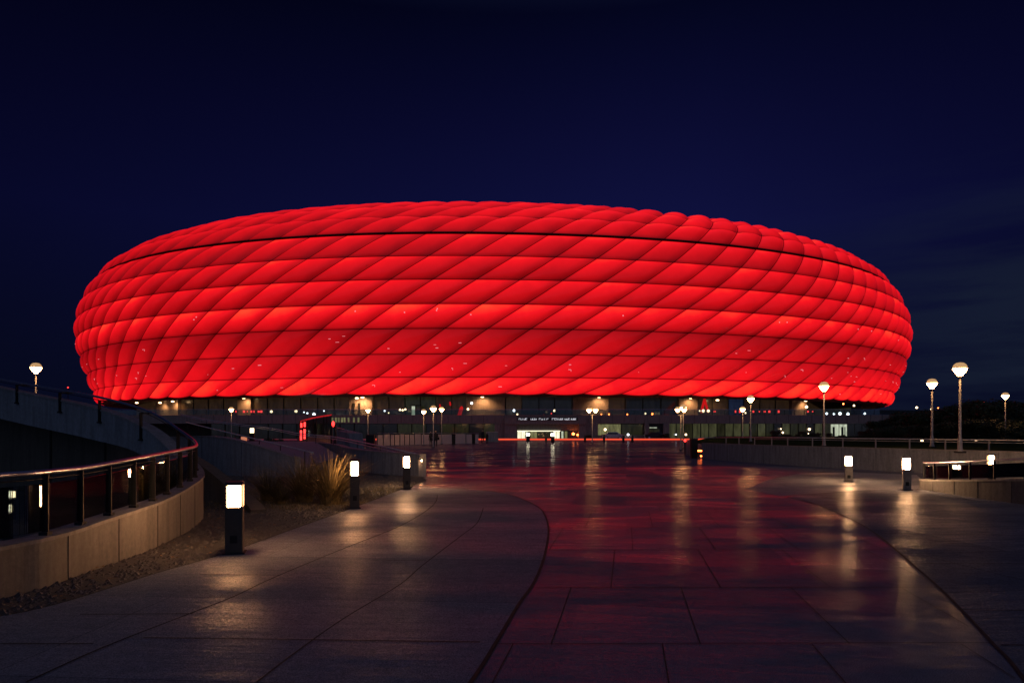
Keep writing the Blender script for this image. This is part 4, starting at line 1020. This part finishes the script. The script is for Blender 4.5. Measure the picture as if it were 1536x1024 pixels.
TT = [(1318,632,88,.8),(1340,627,92,.9),(1362,618,84,1.0),(1384,621,78,.9),(1404,617,96,1.1),(1424,611,80,1.05),(1446,609,90,1.15),(1462,603,74,1.15),(1480,601,82,1.2),(1497,606,70,.95),(1515,604,88,1.1),(1534,609,72,1.0),(1556,606,80,1.1),(1332,640,60,.6),(1390,637,62,.7),(1440,634,60,.75),(1490,630,58,.8),(1528,630,60,.8)]
TLAB = ["first low tree next to the podium corner","second tree right of the podium corner","bushy tree below the distant white lamp","dark tree just left of the second tallest deck lamp","dark tree right behind the second tallest deck lamp","dark tree between the two tallest deck lamps","tree behind the tallest deck lamp post","tree left of the highest crown on the right","highest dark crown right of the tallest deck lamp","tree left of the distant lamp near the right edge","tree that the distant right lamp rises from","tree cut by the right edge of the picture","tree mostly outside the right edge of the picture","low round bush before the first trees by the podium","low bush before the trees under the second tallest lamp","low bush at the foot of the tallest deck lamp","low bush under the highest crown","low bush before the tree at the right edge"]
for k, (px, py, Y, sc) in enumerate(TT):
    H_ = (HZ-py)/F*Y+EYE; z = H_/5.0
    src = tree_src[k % 3]; lab = TLAB[k]
    loc = ((px-768)/F*Y, Y, 0)
    if k < 3: o = src; o.location = loc; o["label"] = lab; o.scale = (sc*1.15, sc*1.15, z)
    else: dup(src, loc, lab, rnd.uniform(0,6), (sc*1.15, sc*1.15, z))
# shrubs before the podium
sh = []
for v_ in range(2):
    mb = leaf_mesh(50+v_, 1400, .9, .6, .08, 9)
    o = mb.build("shrub", M['foliage'], None, fix=False); tag(o, "", "shrub", "shrubs before the podium"); sh.append(o)
SL = [(881,130,1.0,"dark round shrub left of the silver parked car"),(1165,128,1.5,"leftmost dark shrub before the right podium glazing"),(1183,127,1.2,"second shrub before the right podium glazing"),(1202,128,1.4,"shrub below the round warm lamp of the right glazing"),(1222,127,1.5,"shrub right of the round warm wall lamp"),(1243,127,1.1,"shrub just left of the bright white window"),(1262,129,1.0,"shrub in front of the bright white window"),(1296,128,1.4,"shrub before the dark bays at the podium corner"),(690,134,1.2,"dim shrub behind the middle of the pink hoarding"),(1000,131,1.0,"shrub right of the dark parked car"),(412,60,1.2,"dark shrub low behind the left handrails")]
for k, (px, Y, sc, lab) in enumerate(SL):
    o = sh[k % 2]
    if k >= 2: o = o.copy(); COL.objects.link(o)
    o.location = ((px-768)/F*Y, Y, .45*sc); o.scale = (sc, sc, sc); o["label"] = lab; o.rotation_euler = (0,0,k)
# ornamental grass
def blades_mat(name, c1, c2):
    m, nt, b = newmat(name); tc = N(nt, 'ShaderNodeTexCoord'); no = N(nt, 'ShaderNodeTexNoise', Scale=9.0, Detail=2.0); nt.links.new(tc.outputs['Object'], no.inputs['Vector'])
    nt.links.new(mixc(nt, maprange(nt, no.outputs[0], .35, .65, 0, 1), c1, c2), b.inputs['Base Color']); b.inputs['Roughness'].default_value = .6
    return m
M['gold'] = blades_mat("dry_grass_blades", (.09,.072,.03), (.20,.155,.065)); M['gr2'] = blades_mat("dark_grass_blades", (.07,.06,.025), (.16,.13,.05))
def tuft(name, loc, n, h, spread, m, label, seed, wdt=.013):
    r = random.Random(seed); mb = MB()
    for _ in range(n):
        a = r.uniform(0, 6.283); rad = r.random()**.5*.12*spread; L_ = h*r.uniform(.5,1.08); out = r.uniform(.02,1.0)**.8*spread*.75
        p = Vector((rad*math.cos(a), rad*math.sin(a), 0)); d = Vector((math.cos(a+r.uniform(-.4,.4)), math.sin(a+r.uniform(-.4,.4)), 0)); sd = Vector((-d.y, d.x, 0))
        ww = wdt*r.uniform(.6,1.4); n0 = len(mb.v); S = 6
        for k in range(S):
            t_ = k/(S-1); q = p+d*out*t_**1.7+Vector((0,0,L_*(t_-.35*out/spread*t_**2.2))); w2 = ww*(1-t_*.85)
            mb.v += [q-sd*w2, q+sd*w2]
        for k in range(S-1): mb.f.append((n0+2*k, n0+2*k+1, n0+2*k+3, n0+2*k+2))
    o = mb.build(name, m, None, fix=False); o.location = loc; return tag(o, label, "ornamental grass", "grasses in the left planting bed")
tuft("ornamental_grass", (-4.25, 16.0, 0), 420, 1.35, 1.75, M['gold'], "big golden ornamental grass clump left of the second bollard", 1)
tuft("ornamental_grass", (-5.05, 16.6, 0), 340, 1.2, 1.7, M['gold'], "golden grass clump behind and left of the biggest one", 2)
tuft("ornamental_grass", (-6.0, 16.9, 0), 380, 1.0, 1.5, M['gr2'], "dark low spreading grass at the left of the golden clumps", 3, .008)
tuft("ornamental_grass", (-5.5, 16.2, 0), 300, .55, 1.0, M['gr2'], "dark short grass in front of the golden clumps", 4, .008)
# short lawn fringe by the bollard
mb = MB(); r = random.Random(5); bedc = [p for p in bedpts]
for _ in range(9000):
    x = r.uniform(-7.5,-3.3); y = r.uniform(14.8,20.5)
    if not inside(x, y, bedc): continue
    a = r.uniform(0,6.283); hgt = r.uniform(.03,.10); n0 = len(mb.v)
    mb.v += [Vector((x,y,.003)), Vector((x+.01*math.cos(a),y+.01*math.sin(a),.003)), Vector((x+r.uniform(-.04,.04),y+r.uniform(-.04,.04),hgt))]; mb.f.append((n0,n0+1,n0+2))
tag(mb.build("grass", M['gr2'], fix=False), "short dark turf round the ornamental grass clumps", kind="stuff")

# ------------------------------------------------------------------ far background on the right
M['farb'] = plain("far_building_wall", (.10,.10,.11), .8)
for k, (px, Y, wd, h, lab) in enumerate(((1392, 330, 26, 10.5, "low distant building behind the two deck lamps"), (1437, 300, 18, 10.2, "distant building with warm windows right of the tallest lamp"), (1350, 340, 22, 8.5, "distant low building beside the stadium rim"))):
    t = thing("distant_building", lab, "building", ((px-768)/F*Y, Y, 0), group="distant buildings right of the stadium")
    MB().box((0,5,h/2), (wd,10,h)).build("wall", M['farb'], t); MB().box((0,5,h+.2), (wd+.6,10.6,.4)).build("roof", M['black'], t)
    for q in range(7):
        if rnd.random() < .85: MB().box((-wd/2+1.5+q*(wd-3)/6, -.05, h-1.6-rnd.choice([0,0,2.4])), (1.4,.1,.7)).build("window", M[rnd.choice(['g_yellow','g_dark','g_bright','g_dark'])], t)
for k, (px, py, m, r_, lab) in enumerate(((1375,611,'warm',.5,"bright far street light left of the deck lamps"),(1397,613.5,'warm',.4,"far light left beside the second tallest deck lamp pole"),(1407,612,'orangel',.3,"far orange light right beside the second tallest deck lamp pole"),(1437,614.5,'warm',.5,"far warm light just left of the tallest lamp pole"),(1449,617,'warm',.35,"far warm light right of the tallest lamp pole"),(1357,620,'white',.3,"far faint light close to the stadium rim"),(1476,604,'redl',.4,"red aviation light above the dark trees at right"),(102,581,'redl',.3,"red aviation light above the ramp left of the stadium"))):
    Y = 290; p = A(px, py, Y)
    t = thing("far_street_light", lab, "street light", (p.x, Y, 0), group="far street lights")
    MB().tube([(0,0,0),(0,0,p.z)], .12, 6).build("pole", M['post'], t); MB().lathe([(.02,-r_),(r_*.8,-r_*.5),(r_,0),(r_*.8,r_*.5),(.02,r_)], (0,0,p.z), 10).build("head", M[m], t)
# lawn lights behind the railing
for k, (px, py, lab) in enumerate(((1383, 665,"leftmost lawn light behind the right railing"),(1408,662.5,"middle lawn light behind the right railing"),(1464,664,"rightmost lawn light behind the right railing"))):
    p = G(px, py, .88); t = thing("lawn_light", lab, "lawn light", p, group="lawn lights behind the railing")
    MB().tube([(0,0,0),(0,0,.16)], .02, 6).build("stem", M['post'], t); MB().box((0,0,.19), (.12,.1,.07)).build("head", M['warm'], t)

# ------------------------------------------------------------------ render settings
scene.render.engine = 'CYCLES'
scene.view_settings.view_transform = 'Standard'; scene.view_settings.look = 'None'; scene.view_settings.exposure = 0; scene.view_settings.gamma = 1
scene.cycles.use_denoising = True
scene.cycles.sample_clamp_indirect = 4; scene.cycles.max_bounces = 6; scene.cycles.transparent_max_bounces = 16
scene.cycles.use_light_tree = True
